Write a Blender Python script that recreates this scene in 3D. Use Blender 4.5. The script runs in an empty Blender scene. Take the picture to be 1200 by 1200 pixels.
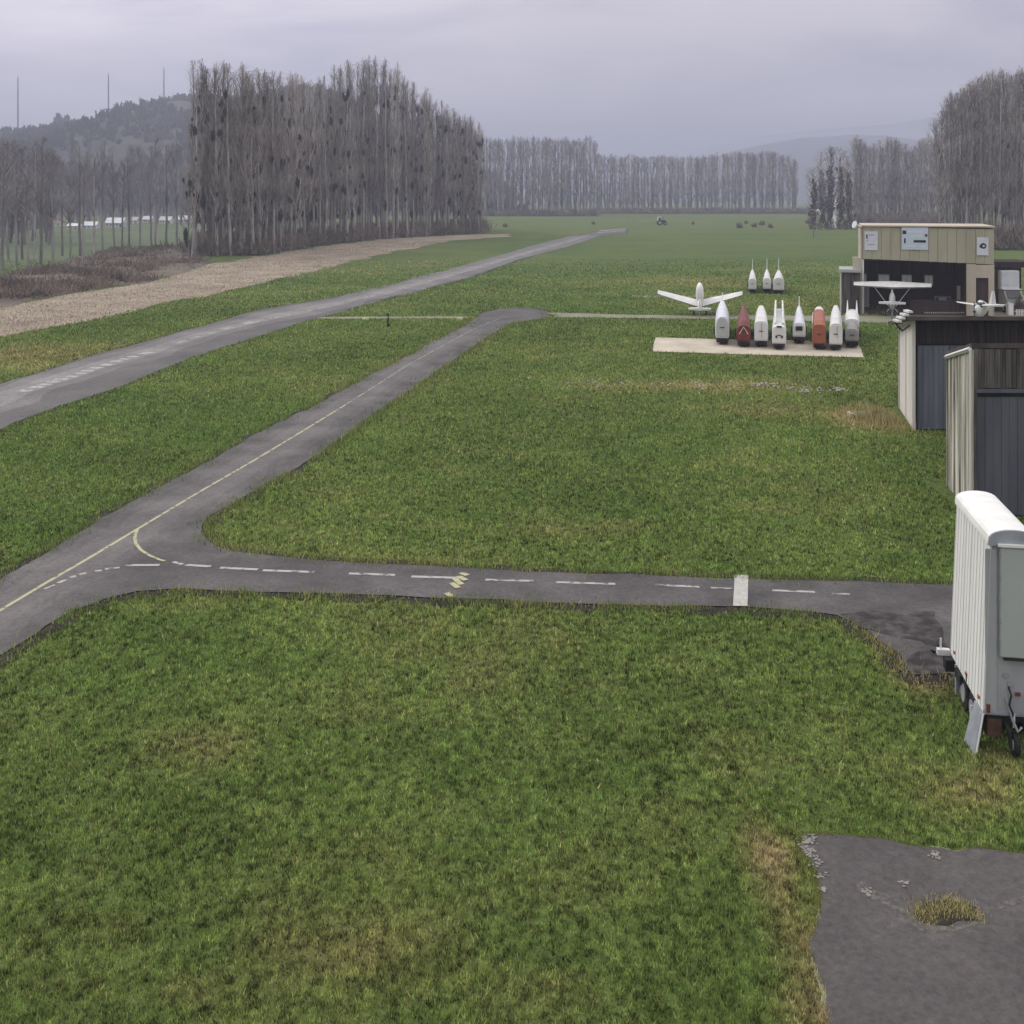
import bpy, bmesh, math, random
import numpy as np
from mathutils import Vector, Matrix
R = math.radians
C = bpy.context.scene
rng = np.random.default_rng(7)
random.seed(7)

# ------------------------------------------------------------------ camera
F, HOR, CAMH = 1300.0, 230.0, 8.0           # focal length and horizon in the photograph's pixels, mast height in m
cam_d = bpy.data.cameras.new('camera'); cam = bpy.data.objects.new('camera', cam_d)
C.collection.objects.link(cam); C.camera = cam
cam.location = (0, 0, CAMH); cam.rotation_euler = (R(90), 0, 0)
cam_d.sensor_width = 36; cam_d.lens = 36 * F / 1200; cam_d.shift_y = -(600 - HOR) / 1200
cam_d.clip_start = 0.1; cam_d.clip_end = 20000

# ------------------------------------------------------------------ sky, sun, exposure
SUN_EL, SUN_AZ = R(38), math.atan2(-0.80, 0.60)      # azimuth measured from +Y towards +X
w = bpy.data.worlds.new('World'); C.world = w; w.use_nodes = True
nt = w.node_tree; nt.nodes.clear()
def N(t, **k):
    n = nt.nodes.new(t)
    for a, b in k.items():
        if a.startswith('i_'): n.inputs[a[2:].replace('_', ' ')].default_value = b
        else: setattr(n, a, b)
    return n
def L(a, b): nt.links.new(a, b)
out = N('ShaderNodeOutputWorld'); bg1 = N('ShaderNodeBackground'); bg2 = N('ShaderNodeBackground'); mx = N('ShaderNodeMixShader')
sky = N('ShaderNodeTexSky', sky_type='NISHITA', sun_disc=False, sun_elevation=SUN_EL, sun_rotation=SUN_AZ, dust_density=3.0)
L(sky.outputs[0], bg1.inputs[0]); bg1.inputs[1].default_value = 0.08
tc = N('ShaderNodeTexCoord'); sep = N('ShaderNodeSeparateXYZ'); L(tc.outputs['Generated'], sep.inputs[0])
mp = N('ShaderNodeMapping'); mp.inputs['Scale'].default_value = (1.0, 1.0, 3.6); L(tc.outputs['Generated'], mp.inputs[0])
no = N('ShaderNodeTexNoise'); no.inputs['Scale'].default_value = 4.2; no.inputs['Detail'].default_value = 5; no.inputs['Roughness'].default_value = 0.52
no.inputs['Distortion'].default_value = 0.5
L(mp.outputs[0], no.inputs['Vector'])
cr = N('ShaderNodeValToRGB'); cr.color_ramp.elements[0].position = 0.36; cr.color_ramp.elements[1].position = 0.63
cr.color_ramp.elements[0].color = (0.405, 0.385, 0.465, 1); cr.color_ramp.elements[1].color = (0.60, 0.55, 0.595, 1)
L(no.outputs[0], cr.inputs[0])
mr = N('ShaderNodeMapRange'); mr.inputs['From Min'].default_value = 0.0; mr.inputs['From Max'].default_value = 1.0
mr.inputs['To Min'].default_value = 1.02; mr.inputs['To Max'].default_value = 3.2
L(sep.outputs['Z'], mr.inputs['Value'])
sd = N('ShaderNodeVectorMath', operation='DOT_PRODUCT'); L(tc.outputs['Generated'], sd.inputs[0])
sv = Vector((-math.sin(R(38)), math.cos(R(38)), 0.03)).normalized(); sd.inputs[1].default_value = sv
mr2 = N('ShaderNodeMapRange', interpolation_type='SMOOTHSTEP'); mr2.inputs['From Min'].default_value = 0.72; mr2.inputs['From Max'].default_value = 1.0
mr2.inputs['To Min'].default_value = 1.0; mr2.inputs['To Max'].default_value = 1.50
L(sd.outputs['Value'], mr2.inputs['Value'])
mu = N('ShaderNodeMath', operation='MULTIPLY'); L(mr.outputs[0], mu.inputs[0]); L(mr2.outputs[0], mu.inputs[1])
mz = N('ShaderNodeMix', data_type='RGBA'); mz.inputs[7].default_value = (0.475, 0.46, 0.455, 1); mrz = N('ShaderNodeMapRange'); mrz.inputs['From Min'].default_value = .15; mrz.inputs['From Max'].default_value = .7
L(sep.outputs['Z'], mrz.inputs['Value']); L(mrz.outputs[0], mz.inputs[0]); L(cr.outputs[0], mz.inputs[6]); L(mz.outputs[2], bg2.inputs[0]); L(mu.outputs[0], bg2.inputs[1])
mx.inputs[0].default_value = 0.93; L(bg1.outputs[0], mx.inputs[1]); L(bg2.outputs[0], mx.inputs[2]); L(mx.outputs[0], out.inputs[0])

sl = bpy.data.lights.new('sun', 'SUN'); sl.energy = 1.5; sl.angle = R(24); sl.color = (1.0, 0.955, 0.90)
so = bpy.data.objects.new('sun', sl); C.collection.objects.link(so)
sdir = Vector((math.sin(SUN_AZ) * math.cos(SUN_EL), math.cos(SUN_AZ) * math.cos(SUN_EL), math.sin(SUN_EL)))
so.rotation_euler = sdir.to_track_quat('Z', 'Y').to_euler()
C.view_settings.view_transform = 'Standard'; C.view_settings.look = 'None'
C.view_settings.exposure = 0.12; C.view_settings.gamma = 1.0; C.view_settings.use_curve_mapping = False
C.cycles.max_bounces = 6; C.cycles.volume_bounces = 0; C.cycles.transparent_max_bounces = 12

# ------------------------------------------------------------------ helpers
col = C.collection
def G(px, py, z=0.0):
    Y = F * (CAMH - z) / (py - HOR); return Vector(((px - 600) * Y / F, Y, z))
def PX(px, Y): return (px - 600) * Y / F
def PZ(py, Y): return CAMH - (py - HOR) * Y / F

def mat(name, c, rough=0.85, c2=None, scale=3.0, detail=6, bump=0.0, bscale=None, metal=0.0, spec=0.3, stretch=(1, 1, 1), lo=0.35, hi=0.65, objrand=0.0, attr=None, transl=0.0):
    m = bpy.data.materials.new(name); m.use_nodes = True; t = m.node_tree; b = t.nodes['Principled BSDF']
    b.inputs['Roughness'].default_value = rough; b.inputs['Metallic'].default_value = metal
    b.inputs['Specular IOR Level'].default_value = spec
    tcn = t.nodes.new('ShaderNodeTexCoord'); mpn = t.nodes.new('ShaderNodeMapping'); mpn.inputs['Scale'].default_value = stretch
    t.links.new(tcn.outputs['Object'], mpn.inputs[0])
    src = None
    if c2:
        n = t.nodes.new('ShaderNodeTexNoise'); n.inputs['Scale'].default_value = scale; n.inputs['Detail'].default_value = detail
        n.inputs['Roughness'].default_value = 0.62
        t.links.new(mpn.outputs[0], n.inputs['Vector'])
        r = t.nodes.new('ShaderNodeValToRGB'); r.color_ramp.elements[0].position = lo; r.color_ramp.elements[1].position = hi
        r.color_ramp.elements[0].color = (*c, 1); r.color_ramp.elements[1].color = (*c2, 1)
        t.links.new(n.outputs[0], r.inputs[0]); src = r.outputs[0]
    else:
        rgb = t.nodes.new('ShaderNodeRGB'); rgb.outputs[0].default_value = (*c, 1); src = rgb.outputs[0]
    if objrand:
        oi = t.nodes.new('ShaderNodeObjectInfo'); ma = t.nodes.new('ShaderNodeMapRange')
        ma.inputs['To Min'].default_value = 1 - objrand; ma.inputs['To Max'].default_value = 1 + objrand
        t.links.new(oi.outputs['Random'], ma.inputs['Value'])
        hs = t.nodes.new('ShaderNodeHueSaturation'); t.links.new(ma.outputs[0], hs.inputs['Value']); t.links.new(src, hs.inputs['Color']); src = hs.outputs[0]
    t.links.new(src, b.inputs['Base Color'])
    if bump:
        n2 = t.nodes.new('ShaderNodeTexNoise'); n2.inputs['Scale'].default_value = bscale or scale * 4; n2.inputs['Detail'].default_value = 4
        t.links.new(mpn.outputs[0], n2.inputs['Vector'])
        bu = t.nodes.new('ShaderNodeBump'); bu.inputs['Strength'].default_value = bump; bu.inputs['Distance'].default_value = 0.05
        t.links.new(n2.outputs[0], bu.inputs['Height']); t.links.new(bu.outputs[0], b.inputs['Normal'])
    return m

M = {}
M['bark'] = mat('bark', (0.16, 0.145, 0.135), 0.95, (0.46, 0.44, 0.41), 1.2, stretch=(1, 1, 0.15), objrand=0.45)
M['twig'] = mat('twig', (0.105, 0.088, 0.082), 0.95, (0.56, 0.50, 0.465), 1.3, stretch=(1, 1, .25), objrand=0.40, lo=.38, hi=.66)
M['twig_far'] = mat('twig_far', (0.10, 0.092, 0.10), 0.95, (0.24, 0.225, 0.235), 0.3, objrand=0.2)
M['twig_pale'] = mat('twig_pale', (0.15, 0.135, 0.14), 0.95, (0.33, 0.30, 0.305), 1.0, stretch=(1, 1, .3), objrand=.25)
M['ivy'] = mat('ivy', (0.05, 0.046, 0.038), 0.9, (0.13, 0.115, 0.095), 0.8)
M['mistletoe'] = mat('mistletoe', (0.02, 0.027, 0.016), 0.9, (0.05, 0.055, 0.03), 2)
M['scrub'] = mat('scrub', (0.075, 0.06, 0.05), 0.95, (0.31, 0.255, 0.205), 0.25)
M['white_paint'] = mat('white_paint', (0.74, 0.74, 0.73), 0.45, (0.60, 0.60, 0.58), 1.5, spec=0.4, stretch=(1, 1, .3))
M['trailer_white'] = mat('trailer_white', (0.83, 0.83, 0.81), 0.5, (0.64, 0.64, 0.60), 2.2, stretch=(2, 2, .16), lo=.42, hi=.8, bump=.05)
M['trailer_end'] = mat('trailer_end', (0.31, 0.315, 0.335), 0.5, (0.42, 0.425, 0.43), 1.6, stretch=(1, 1, .3))
M['panel_grey'] = mat('panel_grey', (0.37, 0.41, 0.39), 0.5, (0.45, 0.47, 0.45), 1.3, stretch=(1, 1, .4))
M['roof_white'] = mat('roof_white', (0.86, 0.86, 0.83), 0.5, (0.66, 0.67, 0.62), 2.5, lo=.4, hi=.8)
M['blue_white'] = mat('blue_white', (0.60, 0.63, 0.70), 0.45, (0.72, 0.74, 0.78), 1.5)
M['grey_metal'] = mat('grey_metal', (0.30, 0.32, 0.36), 0.5, (0.40, 0.42, 0.46), 4, metal=.3)
M['yellow'] = mat('yellow', (0.72, 0.58, 0.25), 0.6)
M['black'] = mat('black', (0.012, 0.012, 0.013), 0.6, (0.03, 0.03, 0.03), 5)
M['rubber'] = mat('rubber', (0.02, 0.02, 0.02), 0.85)
M['rust'] = mat('rust', (0.06, 0.032, 0.02), 0.8, (0.13, 0.075, 0.045), 5)
M['dark_red'] = mat('dark_red', (0.12, 0.025, 0.022), 0.55, (0.20, 0.05, 0.04), 1.5)
M['orange'] = mat('orange', (0.36, 0.115, 0.055), 0.55, (0.27, 0.09, 0.05), 1.5)
M['tarp'] = mat('tarp', (0.23, 0.23, 0.22), 0.8, (0.34, 0.33, 0.31), 2)
M['glass'] = mat('glass', (0.02, 0.024, 0.03), 0.12, spec=0.6)
M['wall_white'] = mat('wall_white', (0.70, 0.67, 0.62), 0.8, (0.45, 0.43, 0.34), 1.0, stretch=(1.2, 1.2, .13), lo=.45, hi=.85)
M['wall_stained'] = mat('wall_stained', (0.66, 0.64, 0.56), 0.8, (0.17, 0.16, 0.11), 1.6, stretch=(2.6, 2.6, .16), lo=.40, hi=.60)
M['board_grey'] = mat('board_grey', (0.045, 0.04, 0.038), 0.9, (0.15, 0.135, 0.12), 2.0, stretch=(5, 5, .3), objrand=.3)
M['board_dark'] = mat('board_dark', (0.012, 0.010, 0.010), 0.9, (0.045, 0.033, 0.03), 2.0, stretch=(5, 5, .3), objrand=.35)
M['door_blue'] = mat('door_blue', (0.085, 0.10, 0.125), 0.7, (0.145, 0.165, 0.19), 1.0, stretch=(2, 2, .2), objrand=.10)
M['door_grey'] = mat('door_grey', (0.075, 0.083, 0.10), 0.7, (0.125, 0.132, 0.15), 1.0, stretch=(2, 2, .2), objrand=.10)
M['roof_brown'] = mat('roof_brown', (0.055, 0.042, 0.038), 0.9, (0.12, 0.095, 0.085), 1.5)
M['beige'] = mat('beige', (0.37, 0.35, 0.25), 0.75, (0.46, 0.43, 0.32), .8, stretch=(1, 1, .3))
M['beige_light'] = mat('beige_light', (0.47, 0.41, 0.32), 0.8, (0.55, 0.49, 0.40), .8, stretch=(1, 1, .3))
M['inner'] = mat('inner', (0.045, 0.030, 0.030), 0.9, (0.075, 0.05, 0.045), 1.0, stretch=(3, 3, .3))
M['sign'] = mat('sign', (0.72, 0.73, 0.78), 0.6, (0.60, 0.62, 0.70), 3)
M['sign_blue'] = mat('sign_blue', (0.50, 0.66, 0.68), 0.6, (0.62, 0.62, 0.80), 1.4)
M['concrete'] = mat('concrete', (0.42, 0.38, 0.30), 0.9, (0.58, 0.52, 0.42), .8, bump=.2, bscale=12)
M['house_wall'] = mat('house_wall', (0.62, 0.60, 0.57), 0.8, (0.74, 0.72, 0.69), 0.3, objrand=.12)
M['house_roof'] = mat('house_roof', (0.42, 0.43, 0.46), 0.6, (0.66, 0.68, 0.72), 0.3, objrand=.3)
M['roof_tile'] = mat('roof_tile', (0.16, 0.10, 0.085), 0.8, (0.24, 0.17, 0.14), 0.5, objrand=.3)

# ---- meshes
class MB:
    def __init__(s): s.bm = bmesh.new()
    def box(s, c, d, rz=0.0, taper=None):
        r = bmesh.ops.create_cube(s.bm, size=1.0); vs = r['verts']
        for v in vs:
            k = 1.0
            if taper and v.co.z > 0: k = taper
            v.co = Vector((v.co.x * d[0] * k, v.co.y * d[1] * k, v.co.z * d[2]))
            if rz: v.co.rotate(Matrix.Rotation(rz, 3, 'Z'))
            v.co += Vector(c)
        return s
    def tube(s, pts, rad, n=8, cap=True):
        pts = [Vector(p) for p in pts]
        if not hasattr(rad, '__len__'): rad = [rad] * len(pts)
        rings = []
        for i, p in enumerate(pts):
            t = (pts[min(i + 1, len(pts) - 1)] - pts[max(i - 1, 0)]).normalized()
            a = t.cross(Vector((0, 0, 1)));
            if a.length < 1e-3: a = Vector((1, 0, 0))
            a.normalize(); b = t.cross(a)
            rings.append([s.bm.verts.new(p + (a * math.cos(2 * math.pi * k / n) + b * math.sin(2 * math.pi * k / n)) * rad[i]) for k in range(n)])
        for i in range(len(rings) - 1):
            for k in range(n):
                s.bm.faces.new((rings[i][k], rings[i][(k + 1) % n], rings[i + 1][(k + 1) % n], rings[i + 1][k]))
        if cap:
            s.bm.faces.new(rings[0][::-1]); s.bm.faces.new(rings[-1])
        return s
    def loft(s, secs):
        rings = [[s.bm.verts.new(p) for p in q] for q in secs]; n = len(rings[0])
        for i in range(len(rings) - 1):
            for k in range(n):
                s.bm.faces.new((rings[i][k], rings[i][(k + 1) % n], rings[i + 1][(k + 1) % n], rings[i + 1][k]))
        s.bm.faces.new(rings[0][::-1]); s.bm.faces.new(rings[-1]); return s
    def poly(s, pts, th=0.0):
        vs = [s.bm.verts.new(p) for p in pts]; f = s.bm.faces.new(vs)
        if f.normal.z < 0: f.normal_update()
        if th:
            r = bmesh.ops.extrude_face_region(s.bm, geom=[f]); nv = [g for g in r['geom'] if isinstance(g, bmesh.types.BMVert)]
            f.normal_update(); nn = f.normal.copy()
            for v in nv: v.co -= nn * th
        return s
    def done(s, name, m=None, parent=None, smooth=False, bevel=0.0):
        if bevel:
            bmesh.ops.bevel(s.bm, geom=s.bm.edges[:], offset=bevel, segments=2, affect='EDGES', clamp_overlap=True)
        bmesh.ops.recalc_face_normals(s.bm, faces=s.bm.faces[:])
        me = bpy.data.meshes.new(name); s.bm.to_mesh(me); s.bm.free()
        if m: me.materials.append(M[m] if isinstance(m, str) else m)
        if smooth:
            me.polygons.foreach_set('use_smooth', [True] * len(me.polygons))
        o = bpy.data.objects.new(name, me); col.objects.link(o); o.parent = parent
        return o
def use(name, me, parent=None, loc=(0, 0, 0), rz=0.0, sc=None):
    o = bpy.data.objects.new(name, me); col.objects.link(o); o.parent = parent; o.location = loc; o.rotation_euler = (0, 0, rz)
    if sc is not None: o.scale = sc
    return o
def tag(o, label, cat, group=None):
    o['label'] = label; o['category'] = cat
    if group: o['group'] = group
    return o
def thing(name, label, cat, loc, rz=0.0, group=None):
    o = bpy.data.objects.new(name, None); col.objects.link(o); o.location = loc; o.rotation_euler = (0, 0, rz); o.empty_display_size = .2
    return tag(o, label, cat, group)
def mesh_np(name, V, Fc, m, parent=None, attrs=None, smooth=False):
    """V (n,3); Fc (k,3) triangles or (k,4) quads."""
    me = bpy.data.meshes.new(name); k = Fc.shape[1]
    me.vertices.add(len(V)); me.vertices.foreach_set('co', V.astype(np.float32).ravel())
    me.loops.add(Fc.size); me.loops.foreach_set('vertex_index', Fc.astype(np.int32).ravel())
    me.polygons.add(len(Fc)); me.polygons.foreach_set('loop_start', np.arange(0, Fc.size, k, dtype=np.int32))
    me.polygons.foreach_set('loop_total', np.full(len(Fc), k, dtype=np.int32))
    if smooth: me.polygons.foreach_set('use_smooth', np.ones(len(Fc), dtype=bool))
    me.update(calc_edges=True)
    for a, v in (attrs or {}).items():
        at = me.attributes.new(a, 'FLOAT', 'POINT'); at.data.foreach_set('value', v.astype(np.float32))
    me.materials.append(m)
    o = bpy.data.objects.new(name, me); col.objects.link(o); o.parent = parent
    return o

# ---- value noise in numpy (for patches of dry turf, ragged edges)
LAT = rng.random((256, 256))
def vnoise(x, y, s):
    x = np.asarray(x) / s + 1000.3; y = np.asarray(y) / s + 1000.7
    xi = np.floor(x).astype(int); yi = np.floor(y).astype(int); fx = x - xi; fy = y - yi
    fx = fx * fx * (3 - 2 * fx); fy = fy * fy * (3 - 2 * fy)
    a = LAT[xi % 256, yi % 256]; b = LAT[(xi + 1) % 256, yi % 256]; c = LAT[xi % 256, (yi + 1) % 256]; d = LAT[(xi + 1) % 256, (yi + 1) % 256]
    return (a * (1 - fx) + b * fx) * (1 - fy) + (c * (1 - fx) + d * fx) * fy
def fbm(x, y, s, o=4):
    r = 0; t = 0; k = 1.0
    for i in range(o): r = r + k * vnoise(x + 37 * i, y - 91 * i, s / 2 ** i); t += k; k *= .55
    return r / t
def inpoly(x, y, P):
    r = np.zeros(x.shape, bool); n = len(P)
    for i in range(n):
        x1, y1 = P[i][0], P[i][1]; x2, y2 = P[(i + 1) % n][0], P[(i + 1) % n][1]
        if y1 == y2: continue
        c = ((y1 > y) != (y2 > y)) & (x < (x2 - x1) * (y - y1) / (y2 - y1) + x1); r ^= c
    return r
def ragged(px, amp=0.06, step=0.35, maxn=400):
    """pixel outline -> ground outline with a ragged edge."""
    P = [G(*p) for p in px]; outp = []
    for i in range(len(P)):
        a, b = P[i], P[(i + 1) % len(P)]; l = (b - a).length; st = max(step, a.y * 0.012)
        n = max(1, min(maxn, int(l / st))); nrm = Vector((-(b - a).y, (b - a).x, 0)).normalized() if l > 0 else Vector()
        for k in range(n):
            p = a.lerp(b, k / n); j = (vnoise(p.x * 1.0, p.y * 1.0, st * 1.3) - .5) * 2 * amp * (1 + p.y / 40)
            outp.append(p + nrm * float(j))
    return outp
def sheet(name, pts, z, m, parent=None, kind='structure'):
    bm = bmesh.new(); f = bm.faces.new([bm.verts.new((p[0], p[1], z)) for p in pts]); f.normal_update()
    if f.normal.z < 0: f.normal_flip()
    bmesh.ops.triangulate(bm, faces=[f], ngon_method='EAR_CLIP')
    me = bpy.data.meshes.new(name); bm.to_mesh(me); bm.free(); me.materials.append(m)
    o = bpy.data.objects.new(name, me); col.objects.link(o); o.parent = parent
    if kind and parent is None: o['kind'] = kind
    return o

# ------------------------------------------------------------------ outlines read off the photograph (pixels)
TAXI = [(-60, 716), (0, 681), (60, 645), (120, 608), (180, 575), (247, 540), (300, 509), (366, 477), (420, 448), (480, 417), (549, 379), (565, 367), (590, 362), (618, 361), (642, 365), (641, 373), (620, 376), (598, 380),
        (564, 400), (510, 437), (444, 482), (400, 514), (363, 540), (300, 575), (262, 597), (244, 608), (238, 618), (240, 630), (253, 641), (275, 647), (300, 650), (350, 655), (400, 659), (500, 664), (617, 671), (740, 674), (859, 679), (980, 682), (1112, 686), (1300, 694),
        (1300, 800), (1160, 812), (1112, 790), (1066, 792), (1054, 768), (1030, 752), (1013, 738), (981, 721), (930, 716), (868, 713), (760, 711), (660, 708), (520, 702), (400, 697), (300, 694), (200, 691), (160, 694), (123, 703), (83, 717), (40, 744), (0, 771), (-60, 812)]
RUN = [(-80, 478), (0, 450), (50, 436), (112, 416), (170, 401), (212, 389), (250, 379), (300, 364), (372, 352), (444, 339), (500, 324), (550, 310), (600, 296), (650, 283), (680, 276), (703, 270), (736, 267), (735, 273),
       (705, 276), (683, 279), (630, 297), (590, 311), (550, 326), (505, 337), (468, 346), (430, 357), (396, 367), (360, 376), (300, 395), (225, 419), (180, 437), (137, 455), (70, 476), (0, 503), (-80, 532)]
TAN = [(-80, 372), (0, 360), (75, 345), (175, 330), (237, 312), (300, 301), (367, 290), (450, 280), (520, 276), (597, 274), (600, 277), (520, 283), (450, 298), (400, 310), (350, 321), (300, 334), (233, 348), (212, 351), (112, 374), (0, 395), (-80, 412)]
SCRUB = [(-80, 336), (0, 325), (75, 310), (112, 296), (160, 290), (225, 287), (237, 298), (240, 311), (175, 330), (75, 345), (0, 361), (-80, 372)]
APRON = [(941, 988), (944, 983), (953, 981), (990, 982), (1030, 985), (1060, 991), (1087, 997), (1120, 999), (1143, 997), (1170, 999), (1200, 1003), (1300, 1012), (1300, 1300), (976, 1300), (973, 1200), (972, 1166), (963, 1144), (957, 1125), (948, 1110), (955, 1098), (961, 1085), (964, 1059), (960, 1035), (952, 1013), (943, 1000)]
GPAD = [(768, 396), (840, 398), (920, 399), (1005, 402), (1013, 419.5), (900, 416.5), (830, 414.5), (765, 412.5)]
PATHR = [(640, 366.5), (740, 369), (860, 370), (1000, 370), (1060, 370), (1060, 379), (1000, 378), (860, 374.5), (740, 373), (640, 372)]
PATHL = [(372, 371.6), (430, 371.2), (549, 371), (549, 373.2), (430, 373.6), (372, 374)]
PATH2 = [(741, 346.3), (868, 346.8), (868, 349.5), (741, 348.8)]
YARD = [(1060, 366), (1300, 366), (1300, 383), (1060, 383)]
W = {k: [(p.x, p.y) for p in (G(*q) for q in v)] for k, v in dict(taxi=TAXI, run=RUN, tan=TAN, scrub=SCRUB, apron=APRON, gpad=GPAD, pathr=PATHR, pathl=PATHL, path2=PATH2, yard=YARD).items()}

# dryness of the turf in world space (0 lush, 1 straw)
def gauss(x, y, cx, cy, sx, sy, rot=0.0):
    c, s = math.cos(rot), math.sin(rot); u = (x - cx) * c + (y - cy) * s; v = -(x - cx) * s + (y - cy) * c
    return np.exp(-(u / sx) ** 2 - (v / sy) ** 2)
SPOTS = []
for px, py, sx, sy, k in [(925, 1090, .25, 1.6, .6), (1150, 930, .8, .7, .38), (1020, 492, .9, 1.6, .75), (990, 490, 1.5, 1.5, .3), (560, 790, .8, 1.0, .12), (980, 1120, .25, .8, .4), (830, 453, 4, 1.2, .4), (1040, 760, .4, 1.0, .55), (1085, 800, .6, .5, .6), (220, 1160, .4, .3, .3), (430, 1110, .9, .9, .14), (640, 1170, 1.0, .6, .16), (700, 620, 3, .8, .3), (250, 870, 1, .6, .3), (70, 410, 6, 4, .22), (20, 425, 7, 4, .2), (780, 330, 9, 6, .4), (900, 480, 3, 1, .3), (1180, 890, .6, .6, .4), (900, 1000, .3, .6, .5), (950, 1190, .3, .4, .6)]:
    g = G(px, py); SPOTS.append((g.x, g.y, sx, sy, k))
def dryness(x, y):
    d = 0.42 * (fbm(x, y, 4.5, 4) - .30) + 0.55 * (fbm(x + 50, y + 9, 14.0, 3) - .36) + 0.38 * (fbm(x - 5, y + 29, .9, 3) - .38)
    for cx, cy, sx, sy, k in SPOTS: d = d + k * gauss(x, y, cx, cy, sx, sy) * (0.55 + 0.9 * fbm(x, y, .8, 3))
    return np.clip(d, 0, 1)

# ------------------------------------------------------------------ ground
def turf_material(name, blade=False):
    m = bpy.data.materials.new(name); m.use_nodes = True; t = m.node_tree; b = t.nodes['Principled BSDF']
    b.inputs['Roughness'].default_value = 0.9; b.inputs['Specular IOR Level'].default_value = 0.12
    at = t.nodes.new('ShaderNodeAttribute'); at.attribute_name = 'dry'
    r = t.nodes.new('ShaderNodeValToRGB'); e = r.color_ramp.elements
    k = 1.80 if blade else .95
    e[0].position = 0.0; e[0].color = (0.079 * k, 0.128 * k, 0.030 * k, 1)
    e[1].position = 1.0; e[1].color = (0.29 * k, 0.235 * k, 0.125 * k, 1)
    e2 = e.new(0.30); e2.color = (0.117 * k, 0.164 * k, 0.042 * k, 1)
    e3 = e.new(0.6); e3.color = (0.175 * k, 0.180 * k, 0.062 * k, 1)
    t.links.new(at.outputs['Fac'], r.inputs[0]); src = r.outputs[0]
    if blade:
        a2 = t.nodes.new('ShaderNodeAttribute'); a2.attribute_name = 'tint'
        hs = t.nodes.new('ShaderNodeHueSaturation'); t.links.new(a2.outputs['Fac'], hs.inputs['Value']); t.links.new(src, hs.inputs['Color']); src = hs.outputs[0]
        tr = t.nodes.new('ShaderNodeBsdfTranslucent'); ms = t.nodes.new('ShaderNodeMixShader'); ms.inputs[0].default_value = .3
        t.links.new(src, tr.inputs[0]); t.links.new(b.outputs[0], ms.inputs[1]); t.links.new(tr.outputs[0], ms.inputs[2])
        t.links.new(ms.outputs[0], t.nodes['Material Output'].inputs[0])
    else:
        tcn = t.nodes.new('ShaderNodeTexCoord')
        def noi(s, d, dis=0):
            n = t.nodes.new('ShaderNodeTexNoise'); n.inputs['Scale'].default_value = s; n.inputs['Detail'].default_value = d; n.inputs['Roughness'].default_value = .7
            t.links.new(tcn.outputs['Object'], n.inputs['Vector']); return n
        n1 = noi(6.0, 9); mr = t.nodes.new('ShaderNodeMapRange'); mr.inputs['From Min'].default_value = .3; mr.inputs['From Max'].default_value = .7
        mr.inputs['To Min'].default_value = .25; mr.inputs['To Max'].default_value = 1.5; t.links.new(n1.outputs[0], mr.inputs['Value'])
        hs = t.nodes.new('ShaderNodeHueSaturation'); t.links.new(mr.outputs[0], hs.inputs['Value']); t.links.new(src, hs.inputs['Color']); src = hs.outputs[0]
        n2 = noi(7, 6); bu = t.nodes.new('ShaderNodeBump'); bu.inputs['Strength'].default_value = .8; bu.inputs['Distance'].default_value = .08
        t.links.new(n2.outputs[0], bu.inputs['Height']); t.links.new(bu.outputs[0], b.inputs['Normal'])
    t.links.new(src, b.inputs['Base Color'])
    return m
xs = np.concatenate([[-3300, -1500, -700, -350, -220], np.linspace(-150, 150, 520), [220, 350, 700, 1500, 3300]])
ys = np.concatenate([[-400, -100, 0], 6 * (420 / 6.0) ** (np.linspace(0, 1, 330)), [520, 700, 1000, 1600, 2600, 5300]])
XX, YY = np.meshgrid(xs, ys); nx, ny = len(xs), len(ys)
idx = np.arange(nx * ny).reshape(ny, nx)
FQ = np.stack([idx[:-1, :-1], idx[:-1, 1:], idx[1:, 1:], idx[1:, :-1]], -1).reshape(-1, 4)
dr = dryness(XX.ravel(), YY.ravel())
far = np.clip((YY.ravel() - 90) / 200, 0, 1); dr = np.clip(dr * (1 - .3 * far) + .14 * far, 0, 1)
g = mesh_np('ground', np.stack([XX.ravel(), YY.ravel(), np.zeros(nx * ny)], -1), FQ, turf_material('turf'), attrs={'dry': dr}); g['kind'] = 'structure'

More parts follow.
